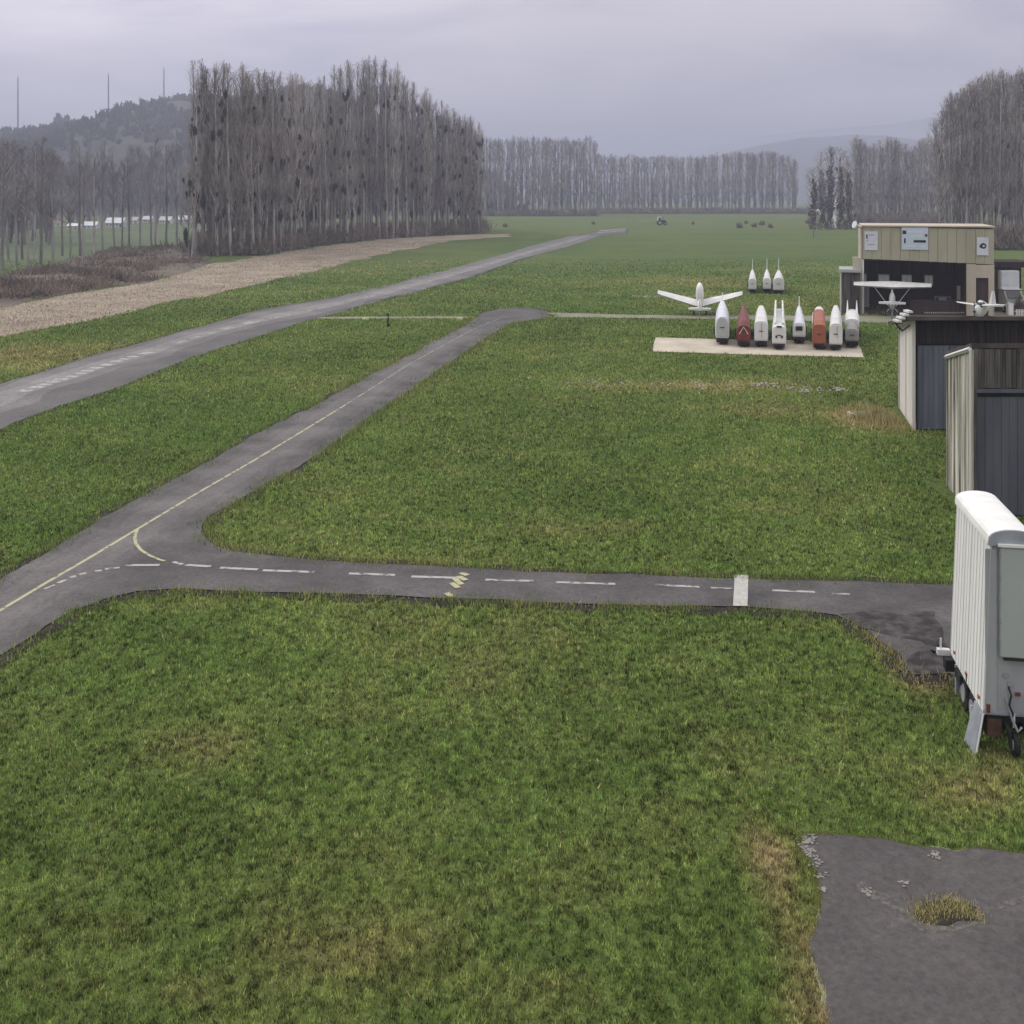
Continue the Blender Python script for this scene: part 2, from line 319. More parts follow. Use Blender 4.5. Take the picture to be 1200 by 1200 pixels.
def pave(name, c1, c2, c3, sc=1.0, crack=0.0):
    m = bpy.data.materials.new(name); m.use_nodes = True; t = m.node_tree; b = t.nodes['Principled BSDF']
    b.inputs['Roughness'].default_value = 0.82; b.inputs['Specular IOR Level'].default_value = 0.35
    tcn = t.nodes.new('ShaderNodeTexCoord')
    def noi(s, d, rr=.6):
        n = t.nodes.new('ShaderNodeTexNoise'); n.inputs['Scale'].default_value = s; n.inputs['Detail'].default_value = d; n.inputs['Roughness'].default_value = rr
        t.links.new(tcn.outputs['Object'], n.inputs['Vector']); return n
    def ramp(a, ca, b_, cb, s):
        r = t.nodes.new('ShaderNodeValToRGB'); r.color_ramp.elements[0].position = a; r.color_ramp.elements[1].position = b_
        r.color_ramp.elements[0].color = (*ca, 1); r.color_ramp.elements[1].color = (*cb, 1); t.links.new(s, r.inputs[0]); return r
    big = ramp(.35, c1, .68, c2, noi(.6 * sc, 7).outputs[0])
    fine = noi(11 * sc, 9, .85); mr = t.nodes.new('ShaderNodeMapRange'); mr.inputs['From Min'].default_value = .3; mr.inputs['From Max'].default_value = .7
    mr.inputs['To Min'].default_value = .5; mr.inputs['To Max'].default_value = 1.55; t.links.new(fine.outputs[0], mr.inputs['Value'])
    hs = t.nodes.new('ShaderNodeHueSaturation'); t.links.new(mr.outputs[0], hs.inputs['Value']); t.links.new(big.outputs[0], hs.inputs['Color']); src = hs.outputs[0]
    st = noi(2.2 * sc, 9, .7); sm = ramp(.60, (0, 0, 0), .70, (1, 1, 1), st.outputs[0])
    mxx = t.nodes.new('ShaderNodeMix'); mxx.data_type = 'RGBA'; mxx.inputs[7].default_value = (*c3, 1)
    sm2 = t.nodes.new('ShaderNodeMath'); sm2.operation = 'MULTIPLY'; sm2.inputs[1].default_value = .55; t.links.new(sm.outputs[0], sm2.inputs[0])
    t.links.new(sm2.outputs[0], mxx.inputs[0]); t.links.new(src, mxx.inputs[6]); src = mxx.outputs[2]
    if crack:
        vo = t.nodes.new('ShaderNodeTexVoronoi'); vo.feature = 'DISTANCE_TO_EDGE'; vo.inputs['Scale'].default_value = .55
        ad = t.nodes.new('ShaderNodeMix'); ad.data_type = 'VECTOR'; ad.inputs[0].default_value = .16
        nn = noi(1.7, 5); t.links.new(tcn.outputs['Object'], ad.inputs[4]); t.links.new(nn.outputs['Color'], ad.inputs[5])
        t.links.new(ad.outputs[1], vo.inputs['Vector'])
        cr_ = ramp(0.0, (1, 1, 1), .018, (0, 0, 0), vo.outputs['Distance'])
        mm = t.nodes.new('ShaderNodeMath'); mm.operation = 'MULTIPLY'; mm.inputs[1].default_value = crack; t.links.new(cr_.outputs[0], mm.inputs[0])
        mx2 = t.nodes.new('ShaderNodeMix'); mx2.data_type = 'RGBA'; mx2.inputs[7].default_value = (.05, .048, .045, 1)
        t.links.new(mm.outputs[0], mx2.inputs[0]); t.links.new(src, mx2.inputs[6]); src = mx2.outputs[2]
    t.links.new(src, b.inputs['Base Color'])
    bu = t.nodes.new('ShaderNodeBump'); bu.inputs['Strength'].default_value = .35; bu.inputs['Distance'].default_value = .02
    t.links.new(fine.outputs[0], bu.inputs['Height']); t.links.new(bu.outputs[0], b.inputs['Normal'])
    return m
M['asphalt'] = pave('asphalt', (0.056, 0.052, 0.053), (0.118, 0.110, 0.108), (0.045, 0.041, 0.042), crack=.12)
M['runway_asphalt'] = pave('runway_asphalt', (0.070, 0.066, 0.068), (0.125, 0.118, 0.116), (0.075, 0.07, 0.07), sc=.5)
M['old_asphalt'] = pave('old_asphalt', (0.066, 0.060, 0.059), (0.098, 0.089, 0.086), (0.15, 0.14, 0.125), crack=.22)
M['soil'] = mat('soil', (0.014, 0.012, 0.010), 1.0, (0.045, 0.040, 0.028), 3, bump=.5)
M['tan'] = mat('tan_earth', (0.235, 0.19, 0.14), 0.95, (0.36, 0.30, 0.225), .25, detail=10, bump=.8, bscale=2)
M['scrub_ground'] = mat('scrub_ground', (0.075, 0.065, 0.05), 0.95, (0.19, 0.155, 0.12), .25, detail=10, bump=.8, bscale=2)
M['pale_path'] = mat('pale_path', (0.17, 0.18, 0.115), 0.9, (0.27, 0.26, 0.19), .5, detail=8)
M['meadow'] = mat('meadow', (0.065, 0.10, 0.045), 0.95, (0.11, 0.14, 0.065), .05, detail=6)

def paint(name, c, wear=.5, base=(0.12, 0.11, 0.115)):
    m = mat(name, c, .7, base, 5, detail=8, lo=wear, hi=wear + .09); return m
M['line_white'] = paint('line_white', (0.40, 0.395, 0.375), .52)
M['line_yellow'] = paint('line_yellow', (0.43, 0.42, 0.25), .54)
M['line_worn'] = paint('line_worn', (0.33, 0.33, 0.30), .47)

# soil shoulders that show as a dark rim between asphalt and turf
def grow(pts, k):
    n = len(pts); r = []
    area = sum(pts[i][0] * pts[(i + 1) % n][1] - pts[(i + 1) % n][0] * pts[i][1] for i in range(n)); s = 1 if area > 0 else -1
    for i in range(n):
        a, b = Vector(pts[i - 1][:2]), Vector(pts[(i + 1) % n][:2]); t = (b - a)
        nn = Vector((t.y, -t.x)) * s; nn = nn.normalized() if nn.length > 0 else nn
        q = Vector(pts[i][:2]); kk = k * (.5 + float(vnoise(q.x * 3, q.y * 3, .9)))
        r.append(q + nn * kk)
    return r
tr = ragged(TAXI, .035); rr = ragged(RUN, .05, 1.0)
sheet('weed_soil', ragged([(1072, 1072), (1090, 1062), (1120, 1058), (1142, 1066), (1140, 1080), (1110, 1088), (1082, 1084)], .03, .05), .037, M['soil'])
sheet('taxiway_verge', grow(tr, .32), .006, M['soil']); sheet('runway_verge', grow(rr, .30), .006, M['soil'])
runway = sheet('runway', rr, .022, M['runway_asphalt']); taxi = sheet('taxiway', tr, .026, M['asphalt'])
apr = ragged(APRON, .035, .12)
sheet('apron_kerb', grow(apr, .05), .008, M['pale_path']); apron = sheet('apron', apr, .03, M['old_asphalt'])
M['stain_pale'] = mat('stain_pale', (.15, .14, .125), .9, (.078, .071, .068), 14, detail=9, lo=.36, hi=.58)
M['patch_dark'] = mat('patch_dark', (.028, .025, .026), .9, (.085, .076, .074), 3.5, detail=9, lo=.42, hi=.62)
for q in ([(1003, 1040), (1010, 1034), (1018, 1044), (1034, 1048), (1050, 1058), (1066, 1074), (1076, 1088), (1100, 1090), (1140, 1086), (1150, 1070), (1172, 1060), (1200, 1053), (1260, 1046), (1260, 1052), (1200, 1061), (1160, 1072), (1150, 1084), (1120, 1096), (1090, 1096), (1064, 1090), (1040, 1064), (1012, 1052)], [(1050, 1036), (1060, 1032), (1068, 1037), (1058, 1042)]):
    sheet('stain', ragged(q, .02, .06), .0315, M['stain_pale'], apron)
for q in ([(985, 722), (1020, 718), (1060, 722), (1092, 718), (1100, 735), (1108, 760), (1098, 768), (1080, 752), (1050, 748), (1030, 742), (1008, 736)], [(1066, 770), (1090, 764), (1112, 774), (1112, 789), (1068, 790), (1060, 776)]):
    sheet('worn_patch', ragged(q, .05, .12), .031, M['patch_dark'], taxi)
sheet('earth_strip', ragged(TAN, .25, 2), .010, M['tan']); sheet('scrub_soil', ragged(SCRUB, .3, 2), .015, M['scrub_ground'])
sheet('footpath', ragged(PATHR, .02, 1), .018, M['pale_path']); sheet('runway_link', ragged(PATHL, .02, 1), .012, M['pale_path'])
sheet('back_path', ragged(PATH2, .02, 1), .018, M['pale_path'])
sheet('parking_slab', ragged(GPAD, .02, .6), .030, M['concrete']); sheet('hangar_yard', ragged(YARD, .02, 1), .024, M['pale_path'])
sheet('meadow', [(G(*p).x, G(*p).y) for p in [(-200, 352), (0, 326), (75, 311), (112, 296), (225, 289), (260, 262), (-200, 262)]], .005, M['meadow'])

M['asphalt_worn'] = pave('asphalt_worn', (0.072, 0.067, 0.067), (0.138, 0.128, 0.124), (0.055, 0.05, 0.05))
M['asphalt_pale'] = pave('asphalt_pale', (0.090, 0.083, 0.082), (0.160, 0.150, 0.144), (0.07, 0.065, 0.063))
M['runway_worn'] = pave('runway_worn', (0.11, 0.104, 0.105), (0.185, 0.175, 0.17), (0.08, 0.075, 0.075), sc=.5)
M['runway_pale'] = pave('runway_pale', (0.16, 0.152, 0.152), (0.245, 0.235, 0.225), (0.11, 0.105, 0.10), sc=.5)
# painted markings, parts of the surface they are on
def strip(pxs, wd, z, m, parent, name='marking'):
    P = [G(*p) for p in pxs]; l, r = [], []
    for i, p in enumerate(P):
        t = P[min(i + 1, len(P) - 1)] - P[max(i - 1, 0)]; n = Vector((-t.y, t.x, 0)).normalized() * wd / 2
        l.append((p + n)[:2]); r.append((p - n)[:2])
    return sheet(name, l + r[::-1], z, M[m], parent)
def along(pxs, t0, t1, n=4):
    Ls = [0]
    for a, b in zip(pxs, pxs[1:]): Ls.append(Ls[-1] + math.dist(a, b))
    def at(s):
        for i in range(len(pxs) - 1):
            if s <= Ls[i + 1] or i == len(pxs) - 2:
                k = (s - Ls[i]) / (Ls[i + 1] - Ls[i]); return (pxs[i][0] + k * (pxs[i + 1][0] - pxs[i][0]), pxs[i][1] + k * (pxs[i + 1][1] - pxs[i][1]))
    return [at(t0 + (t1 - t0) * i / (n - 1)) for i in range(n)]
CL = [(-60, 752), (0, 717), (50, 687), (105, 655), (160, 622), (233, 578), (297, 541), (350, 509), (402, 477), (440, 453), (480, 427), (555, 386), (600, 368)]
for wd, z, m in ((1.9, .0275, 'asphalt_worn'), (1.25, .029, 'asphalt_pale')):
    pts = along(CL, 0, 900, 60); P = [G(*p) for p in pts]; l, rr2 = [], []
    for i, p in enumerate(P):
        t = P[min(i + 1, len(P) - 1)] - P[max(i - 1, 0)]; n = Vector((-t.y, t.x, 0)).normalized(); j = wd / 2 * (.75 + .5 * float(vnoise(p.x * 2, p.y * 2, 1.1))); j2 = wd / 2 * (.75 + .5 * float(vnoise(p.x * 2 + 50, p.y * 2, 1.1)))
        if p.y < 68: l.append((p + n * j)[:2]); rr2.append((p - n * j2)[:2])
    sheet('worn_band', l + rr2[::-1], z, M[m], taxi)
def cut(a, b): return [p for p in CL if a <= p[0] <= b]
strip(cut(-60, 160), .085, .031, 'line_yellow', taxi)
s = math.dist((-60, 752), (160, 622))
tot = sum(math.dist(a, b) for a, b in zip(CL, CL[1:]))
while s < tot - 20:
    ln = 10 + (tot - s) * .012; strip(along(CL, s, s + ln, 3), .08 if s < 560 else .075, .031, 'line_yellow' if s < 540 else 'line_worn', taxi); s += ln + 1.6
strip([(161, 622), (158, 630), (159, 638), (165, 646), (174, 652), (187, 657.5), (193, 659)], .075, .034, 'line_yellow', taxi)
for a, b, wd in [((203, 660), (214, 663), .1), ((217, 663.5), (247, 665.5), .12), ((258, 667), (302, 669), .12), ((308, 670), (368, 672), .12), ((409, 673.7), (463, 675.5), .12), ((482, 677.3), (539, 679), .12), ((569, 681), (625, 682.5), .11), ((651, 684), (721, 686), .11), ((768, 687), (820, 689.5), .11), ((833, 690.5), (858, 691.5), .09), ((905, 693.5), (955, 695.5), .10), ((975, 697), (996, 698.3), .08),
                 ((147, 664), (187, 663.7), .12), ((123, 668.5), (140, 667), .11), ((111, 671), (119, 670), .1), ((93, 675), (101, 673), .1), ((82, 678.5), (89, 676.5), .1), ((68, 685), (77, 681), .1), ((52, 692), (64, 687), .07)]:
    strip([a, b], wd, .0325, 'line_white' if a[0] < 830 or a[0] > 900 else 'line_worn', taxi)
for zi, (a, b) in enumerate([((540, 673), (548, 676)), ((533, 680), (541, 687)), ((537, 677), (546, 682)), ((529, 685), (537, 691)), ((523, 697), (530, 702))]):
    strip([a, b], .13, .036 + .0015 * zi, 'line_yellow', taxi, 'holding_mark')
blk = sheet('stop_bar', [(G(*p).x, G(*p).y) for p in [(861, 675.5), (877, 675.5), (876, 712), (859, 712)]], .035, mat('bar_paint', (.50, .49, .45), .7, (.38, .37, .34), 6), taxi)
RL = [(-60, 490), (0, 468), (25, 459), (70, 445), (112, 431), (155, 419), (172, 414), (225, 397), (265, 386), (310, 375), (372, 362), (440, 346), (505, 329), (550, 317), (600, 302), (650, 288), (690, 277)]
for wd, z, m in ((7.0, .0235, 'runway_worn'), (3.2, .025, 'runway_pale')):
    P = [G(*p) for p in along([(x_, y_ - 1.0) for x_, y_ in RL], 0, 780, 31)]; l, rr2 = [], []
    for i, p in enumerate(P):
        t = P[min(i + 1, len(P) - 1)] - P[max(i - 1, 0)]; n = Vector((-t.y, t.x, 0)).normalized(); lim = (CAMH * .04) * (p.y / 60)
        j = min(wd / 2, 1.1 + p.y * .012) * (.6 + .8 * float(vnoise(p.x, p.y, 3.0))) * (1 if m == 'runway_worn' else .5); j2 = j * (.7 + .5 * float(vnoise(p.x + 50, p.y, 3.0)))
        l.append((p + n * j)[:2]); rr2.append((p - n * j2)[:2])
    sheet('worn_band', l + rr2[::-1], z, M[m], runway)
for a, b in [((24, 459.5), (34, 457.3)), ((40, 455.5), (47, 453)), ((50, 452), (55, 450.3)), ((59, 449), (65, 447)), ((68, 446), (75, 444)), ((81, 442.5), (87, 441)), ((91, 439), (97, 437.5)), ((100, 436), (105, 434)), ((108, 432.6), (117, 430.6)), ((122, 429), (129, 427)), ((133, 425), (139, 423)), ((143, 422), (149, 420.6)), ((152, 419.3), (159, 417.7)), ((166, 415.5), (177, 413.3)), ((262, 386.3), (272, 384)), ((287, 380), (298, 377.5))]:
    strip([a, b], .55, .028, 'line_white', runway)
s = 280
tot = sum(math.dist(a, b) for a, b in zip(RL, RL[1:]))
while s < tot - 12: strip(along(RL, s, s + 12, 3), .42, .0295, 'line_worn', runway); s += 19
for i in range(4):
    for j in range(2): strip([(701 + i * 8 + j * 2, 272.8 - i * .6 - j * 2.2), (706.5 + i * 8 + j * 2, 272.3 - i * .6 - j * 2.2)], 1.5 if j else 1.2, .030 + .002 * (i * 2 + j), 'line_white', runway, 'threshold_mark')

# ------------------------------------------------------------------ grass blades (far too many to count)
def blades(name, X, Y, H, WD, m, dry, tint, lean=.8):
    n = len(X); a = rng.random(n) * 2 * np.pi; b = rng.random(n) * 2 * np.pi; ln = rng.random(n) * lean
    dx, dy = np.cos(a) * WD / 2, np.sin(a) * WD / 2
    V = np.empty((n, 3, 3)); V[:, 0] = np.stack([X - dx, Y - dy, np.full(n, -.01)], -1); V[:, 1] = np.stack([X + dx, Y + dy, np.full(n, -.01)], -1)
    V[:, 2] = np.stack([X + np.cos(b) * ln * H, Y + np.sin(b) * ln * H, H], -1)
    o = mesh_np(name, V.reshape(-1, 3), np.arange(3 * n).reshape(-1, 3), m, attrs={'dry': np.repeat(dry, 3), 'tint': np.repeat(tint, 3)})
    return o
def scatter(n, y0, y1, marg=1.12, xmin=None, xmax=None):
    Y = y0 * (y1 / y0) ** rng.random(n); X = (rng.random(n) - .5) * 2 * (600 / F) * Y * marg; return X, Y
X, Y = scatter(1650000, 9.3, 140)
hard = inpoly(X, Y, W['taxi']) | inpoly(X, Y, W['run']) | inpoly(X, Y, W['apron']) | inpoly(X, Y, W['gpad']) | inpoly(X, Y, W['pathr']) | inpoly(X, Y, W['yard']) | inpoly(X, Y, W['pathl']) | inpoly(X, Y, W['tan']) | inpoly(X, Y, W['scrub'])
hard |= (X > 11.5) & (Y > 27.6) & (Y < 30.9) | (X > 13.8) & (Y > 37.8) & (Y < 42)
wr = G(1040, 765)
keep = ~hard & ~((gauss(X, Y, wr.x + .5, wr.y, .6, .8) > .45) & (rng.random(len(X)) < .8))
# clumps: drop blades where the turf is thin
vg = inpoly(X, Y, [tuple(q) for q in grow(tr, .26)]) & (rng.random(len(X)) < .93); keep &= ~vg & (rng.random(len(X)) < np.clip((142 - Y) / 80, 0, 1))
cl = fbm(X, Y, .10, 2); keep &= rng.random(len(X)) < np.clip(.42 + 1.9 * (cl - .35), .2, 1)
X, Y = X[keep], Y[keep]; cl = cl[keep]; d = dryness(X, Y); n = len(X); sc = np.sqrt(Y / 10.0)
H = (0.022 + .040 * rng.random(n) ** 2 + .03 * np.clip(fbm(X + 7, Y, .8, 3) - .5, 0, 1)) * sc ** .9
dd = np.clip(d + rng.normal(0, .13, n) + (rng.random(n) < .05) * .5, 0, 1)
tint = np.clip((rng.normal(1.0, .36, n) + 2.1 * (fbm(X, Y * .7, .075, 2) - .5) * np.clip(26 / Y, .15, 1) + .45 * (fbm(X, Y * .7, .4, 2) - .5) + .45 * (fbm(X, Y, 3.6, 2) - .5)), .15, 2.5)
o = blades('grass', X, Y, H, .0155 * (Y / 10.0) ** .95, turf_material('grass_blade', True), dd, tint); o['kind'] = 'stuff'
# taller ragged tufts along the edges of the paving
EX, EY = [], []
for pts, k in ((tr, .16), (apr, .04)):
    P = np.array([(p[0], p[1]) for p in pts]); Q = np.roll(P, -1, 0); ok = (P[:, 1] < 75) & (P[:, 1] > 8)
    P, Q = P[ok], Q[ok]; m_ = 60000; i = rng.integers(0, len(P), m_); t = rng.random(m_)[:, None]
    S = P[i] * (1 - t) + Q[i] * t; clump = fbm(S[:, 0], S[:, 1], .5, 2)
    S = S + rng.normal(0, 1, S.shape) * k * (S[:, 1:2] / 18) ** .5; ok2 = (rng.random(m_) < np.clip((clump - .35) * 4, 0, 1)); S = S[ok2]
    EX.append(S[:, 0]); EY.append(S[:, 1])
X = np.concatenate(EX); Y = np.concatenate(EY)
ins = (inpoly(X, Y, W['taxi']) | inpoly(X, Y, W['apron'])); ok = ~ins | (rng.random(len(X)) < .12); X, Y = X[ok], Y[ok]; n = len(X)
o = blades('verge_grass', X, Y, (.05 + .09 * rng.random(n)) * (Y / 18) ** .4 * np.where(Y < 15.5, .45, 1), .018 * (Y / 15) ** .7, bpy.data.materials['grass_blade'], np.clip(dryness(X, Y) + rng.normal(.12, .2, n), 0, 1), np.clip(rng.normal(.95, .3, n), .3, 2)); o['kind'] = 'stuff'
# weeds breaking through the apron
c0 = [G(1082, 1075), G(1100, 1069), G(1118, 1066), G(1136, 1072)]; X = []; Y = []
for c in c0: X.append(rng.normal(c.x, .07, 700)); Y.append(rng.normal(c.y, .10, 700))
X = np.concatenate(X); Y = np.concatenate(Y); n = len(X)
o = blades('weeds', X, Y, .045 + .05 * rng.random(n) ** 2, .014, bpy.data.materials['grass_blade'], np.clip(rng.normal(.82, .22, n), 0, 1), np.clip(rng.normal(1.1, .5, n), .15, 2)); o['kind'] = 'stuff'
# straw stubble on the earth strip
P = np.array(W['tan']); X, Y = scatter(160000, 60, 200, 1.1); ok = inpoly(X, Y, W['tan']); X, Y = X[ok], Y[ok]; n = len(X)
o = blades('stubble', X, Y, .05 + .14 * rng.random(n) * fbm(X, Y, 5, 3), .10 * (Y / 100), mat('straw', (.25, .205, .155), .95, (.42, .355, .28), .35, detail=10), np.clip(rng.normal(1.0, .16, n), .5, 1), np.clip(rng.normal(.95, .25, n) + .8 * (fbm(X, Y, 9, 4) - .5), .3, 1.8)); o['kind'] = 'stuff'

# ------------------------------------------------------------------ bare trees
def spikes(P0, P1, r0, r1, sides=3):
    """tapered 3-sided sticks between point arrays -> verts, tris"""
    n = len(P0); t = P1 - P0; t = t / (np.linalg.norm(t, axis=1, keepdims=True) + 1e-9)
    up = np.where(np.abs(t[:, 2:3]) > .9, np.array([[1., 0, 0]]), np.array([[0, 0, 1.]])); a = np.cross(t, up); a /= np.linalg.norm(a, axis=1, keepdims=True) + 1e-9; b = np.cross(t, a)
    V = np.empty((n, 2 * sides, 3))
    for k in range(sides):
        c, s_ = math.cos(2 * math.pi * k / sides), math.sin(2 * math.pi * k / sides); off = a * c + b * s_
        V[:, k] = P0 + off * r0[:, None]; V[:, sides + k] = P1 + off * r1[:, None]
    tris = []
    for k in range(sides):
        k2 = (k + 1) % sides; tris += [(k, k2, sides + k2), (k, sides + k2, sides + k)]
    T = (np.array(tris)[None] + (np.arange(n) * 2 * sides)[:, None, None]).reshape(-1, 3)
    return V.reshape(-1, 3), T
def join(parts):
    V, T, o = [], [], 0
    for v, t in parts: V.append(v); T.append(t + o); o += len(v)
    return np.concatenate(V), np.concatenate(T)
def poplar(h=26, width=1.5, nb=70, nt=7, seed=0, start=.16, tw=.035, ang=.16):
    """unit poplar: trunk arrays and crown arrays, ascending branches"""
    r = np.random.default_rng(seed); K = 9; z = np.linspace(0, h, K); wob = np.cumsum(r.normal(0, .07, (K, 2)), 0); wob[0] = 0
    tp = np.column_stack([wob, z]); tr_ = .20 * (1 - z / h) ** .8 + .03
    trunk = spikes(tp[:-1], tp[1:], tr_[:-1], tr_[1:], 6)
    f = start + (0.98 - start) * np.sort(r.random(nb)) ** .85; z0 = f * h; bx = np.interp(z0, z, tp[:, 0]); by = np.interp(z0, z, tp[:, 1])
    az = r.random(nb) * 2 * np.pi; prof = np.clip(np.minimum((f - start + .12) / .25, (1.05 - f) / .24), .16, 1)
    ln = h * (.13 + .09 * r.random(nb)) * (prof * .6 + .4); rad = width * prof * (.6 + .5 * r.random(nb))
    P0 = np.column_stack([bx, by, z0]); P1 = P0 + np.column_stack([np.cos(az) * rad * .62, np.sin(az) * rad * .62, ln * .45]); P2 = P0 + np.column_stack([np.cos(az) * rad, np.sin(az) * rad, ln])
    over = np.maximum(P2[:, 2] - h * .93, 0); P2[:, 2] -= over * .7; P2[:, 2] += r.normal(0, .6, nb) * (over > 0)
    b0 = .065 * (1 - f) + .03
    parts = [spikes(P0, P1, b0, b0 * .65), spikes(P1, P2, b0 * .65, b0 * .2)]
    i = np.repeat(np.arange(nb), nt); t = r.random(nb * nt)[:, None]; A = np.where(t < .5, P0[i] + (P1[i] - P0[i]) * (t * 2), P1[i] + (P2[i] - P1[i]) * (t * 2 - 1))
    a2 = r.random(nb * nt) * 2 * np.pi; l2 = h * (.025 + .05 * r.random(nb * nt)); s2 = ang * 3.2 * l2 * r.random(nb * nt)
    B = A + np.column_stack([np.cos(a2) * s2, np.sin(a2) * s2, l2]); ov = np.maximum(B[:, 2] - h * .96, 0); B[:, 2] -= ov * .7; B[:, 2] += r.normal(0, .25, len(B)) * (ov > 0)
    parts.append(spikes(A, B, np.full(nb * nt, tw), np.full(nb * nt, tw * .3)))
    return trunk, join(parts)
def npmesh(name, vt, m):
    o = mesh_np(name, vt[0], vt[1], M[m]); me = o.data; bpy.data.objects.remove(o); return me
PROT = []
for k in range(8):
    t_, c_ = poplar(26, .95 + .3 * (k % 3), 52, 7, 100 + k, start=.07, tw=.018, ang=.26); PROT.append((npmesh('poplar_trunk', t_, 'bark'), npmesh('poplar_crown', c_, 'twig')))
LOOSE = []
for k in range(4):
    t_, c_ = poplar(18, 1.5, 30, 5, 200 + k, start=.36, tw=.018, ang=.35); LOOSE.append((npmesh('bare_trunk', t_, 'bark'), npmesh('bare_crown', c_, 'twig_pale')))
# a ball of mistletoe: short twigs in all directions
n = 90; v = rng.normal(0, 1, (n, 3)); v /= np.linalg.norm(v, axis=1, keepdims=True)
MIST = npmesh('mistletoe', spikes(v * .1, v * (.75 + .3 * rng.random((n, 1))), np.full(n, .16), np.full(n, .05)), 'mistletoe')
# ivy sleeve: leaf clumps up a trunk
n = 380; zz = rng.random(n) ** .8 * 15; aa = rng.random(n) * 6.283; rad = (1.2 - .055 * zz) * np.sqrt(rng.random(n)) * (.8 + .5 * np.sin(zz * 1.3))
c_ = np.column_stack([np.cos(aa) * rad, np.sin(aa) * rad, zz]); e_ = rng.normal(0, .3, (n, 3))
IVY = npmesh('ivy', spikes(c_ - e_, c_ + e_, np.full(n, .16), np.full(n, .08)), 'ivy')

def tree(name, p, h, label, group, proto, mist=0, base_h=26.0, wid=1.0, ivy=False):
    t = thing(name, label, 'tree', (p.x, p.y, 0), random.random() * 6.28, group)
    t.rotation_euler = (random.gauss(0, .012), random.gauss(0, .012), t.rotation_euler.z)
    s_ = h / base_h
    tr_, cr_ = random.choice(proto); sw = wid * (.85 + .3 * random.random())
    tk = s_ * (1.0 if p.y < 300 else 1.7); use('trunk', tr_, t, sc=(tk, tk, s_)); use('crown', cr_, t, sc=(sw, sw, s_))
    for k in range(mist):
        r = .17 + .24 * random.random(); a = random.random() * 6.28; q = (.15 + .8 * random.random()) * sw
        use('mistletoe', MIST, t, (math.cos(a) * q, math.sin(a) * q, h * (.15 + .72 * random.random())), sc=(r, r, r * random.uniform(1.6, 3.2)))
    if ivy: use('ivy', IVY, t, sc=(1, 1, h / 20))
    return t
def interp(x, P):
    return float(np.interp(x, [p[0] for p in P], [p[1] for p in P]))
bg_trees = []          # (x, y, h) for the ones that show smallest
# A: plantation on the left
FRONT = [(230, 300), (300, 299), (333, 295), (367, 288), (450, 280), (567, 273)]
TOP = [(222, 100), (232, 70), (262, 74), (300, 82), (340, 86), (365, 95), (385, 93), (395, 78), (430, 67), (455, 72), (475, 90), (500, 108), (520, 124), (555, 138), (568, 158)]
GA = 'tall bare poplars in the plantation beyond the runway'
count = 0
for row in range(5):
    x = 233 + row * 4
    while x < 566:
        yb = interp(x, FRONT); d0 = F * CAMH / (yb - HOR)
        d = d0 + row * 7 + random.uniform(-1.5, 1.5); px = x + random.uniform(-3, 3)
        P = Vector((PX(px, d), d, 0)); top = interp(px, TOP) + random.uniform(-2, 5) + (0, 7, 26, 38, 52)[row] * min(1.0, max(.25, (575 - px) / 200))
        h = CAMH + (HOR - top) * d / F
        if row < 3:
            part = 'at its left end' if px < 285 else 'along its lower left crest' if px < 385 else 'under its highest hump' if px < 480 else 'on its falling right end'
            lab = 'bare poplar in the big plantation, front row, ' + part if row == 0 else 'bare poplar deeper in the big plantation, ' + part
            tree('poplar_tree', P, h, lab, GA + (', front row' if row == 0 else ', inner rows'), PROT, mist=random.choice((2, 3, 5, 7, 9)) if row == 0 else random.choice((0, 1, 3)), wid=1.1); count += 1
        else: bg_trees.append((P.x, P.y, h, 1.2))
        x += random.uniform(7.5, 10.5) if row < 3 else random.uniform(9, 13)
t = tree('poplar_tree', G(226, 301), 23.5, 'slender bare poplar full of dark mistletoe balls at the left corner of the plantation', None, PROT, 14, wid=.8)
t = tree('poplar_tree', G(221, 302), 12, 'short crooked bare poplar leaning out from the left corner of the plantation', None, PROT, 6, wid=.8)
for i, (px, hh) in enumerate([(546, 19), (556, 18.5)]):
    tree('poplar_tree', G(px, 273), hh + 4, ['dark poplar clotted with mistletoe, second from the right end of the plantation', 'dark poplar clotted with mistletoe at the right end of the plantation'][i], None, PROT, 16, wid=1.2)
# B and C: the far belts across the end of the runway
for row in range(3):
    x = 569 + row * 2
    while x < 697:
        d = 455 + row * 9; h = CAMH + (HOR - 163 + random.uniform(-3, 3)) * d / F
        if row == 0: tree('poplar_tree', Vector((PX(x, d), d, 0)), h, 'tall bare poplar in the taller far belt behind the runway end', 'poplars in the taller far belt', PROT, wid=1.7); count += 1
        else: bg_trees.append((PX(x, d), d, h, 1.5))
        x += random.uniform(6.5, 8.5)
CT = [(697, 181), (740, 183), (800, 184), (840, 181), (880, 178), (905, 178), (925, 184), (934, 192)]
for row in range(3):
    x = 699 + row * 2
    while x < 933:
        d = 520 + row * 10; h = CAMH + (HOR - interp(x, CT) + random.uniform(-3, 2)) * d / F
        if row == 0: tree('poplar_tree', Vector((PX(x, d), d, 0)), h, 'bare poplar in the long far belt, ' + ('left part beside the taller belt' if x < 770 else 'middle part' if x < 850 else 'domed right part'), 'poplars in the long far belt', PROT, wid=1.9); count += 1
        else: bg_trees.append((PX(x, d), d, h, 1.6))
        x += random.uniform(6.5, 9)
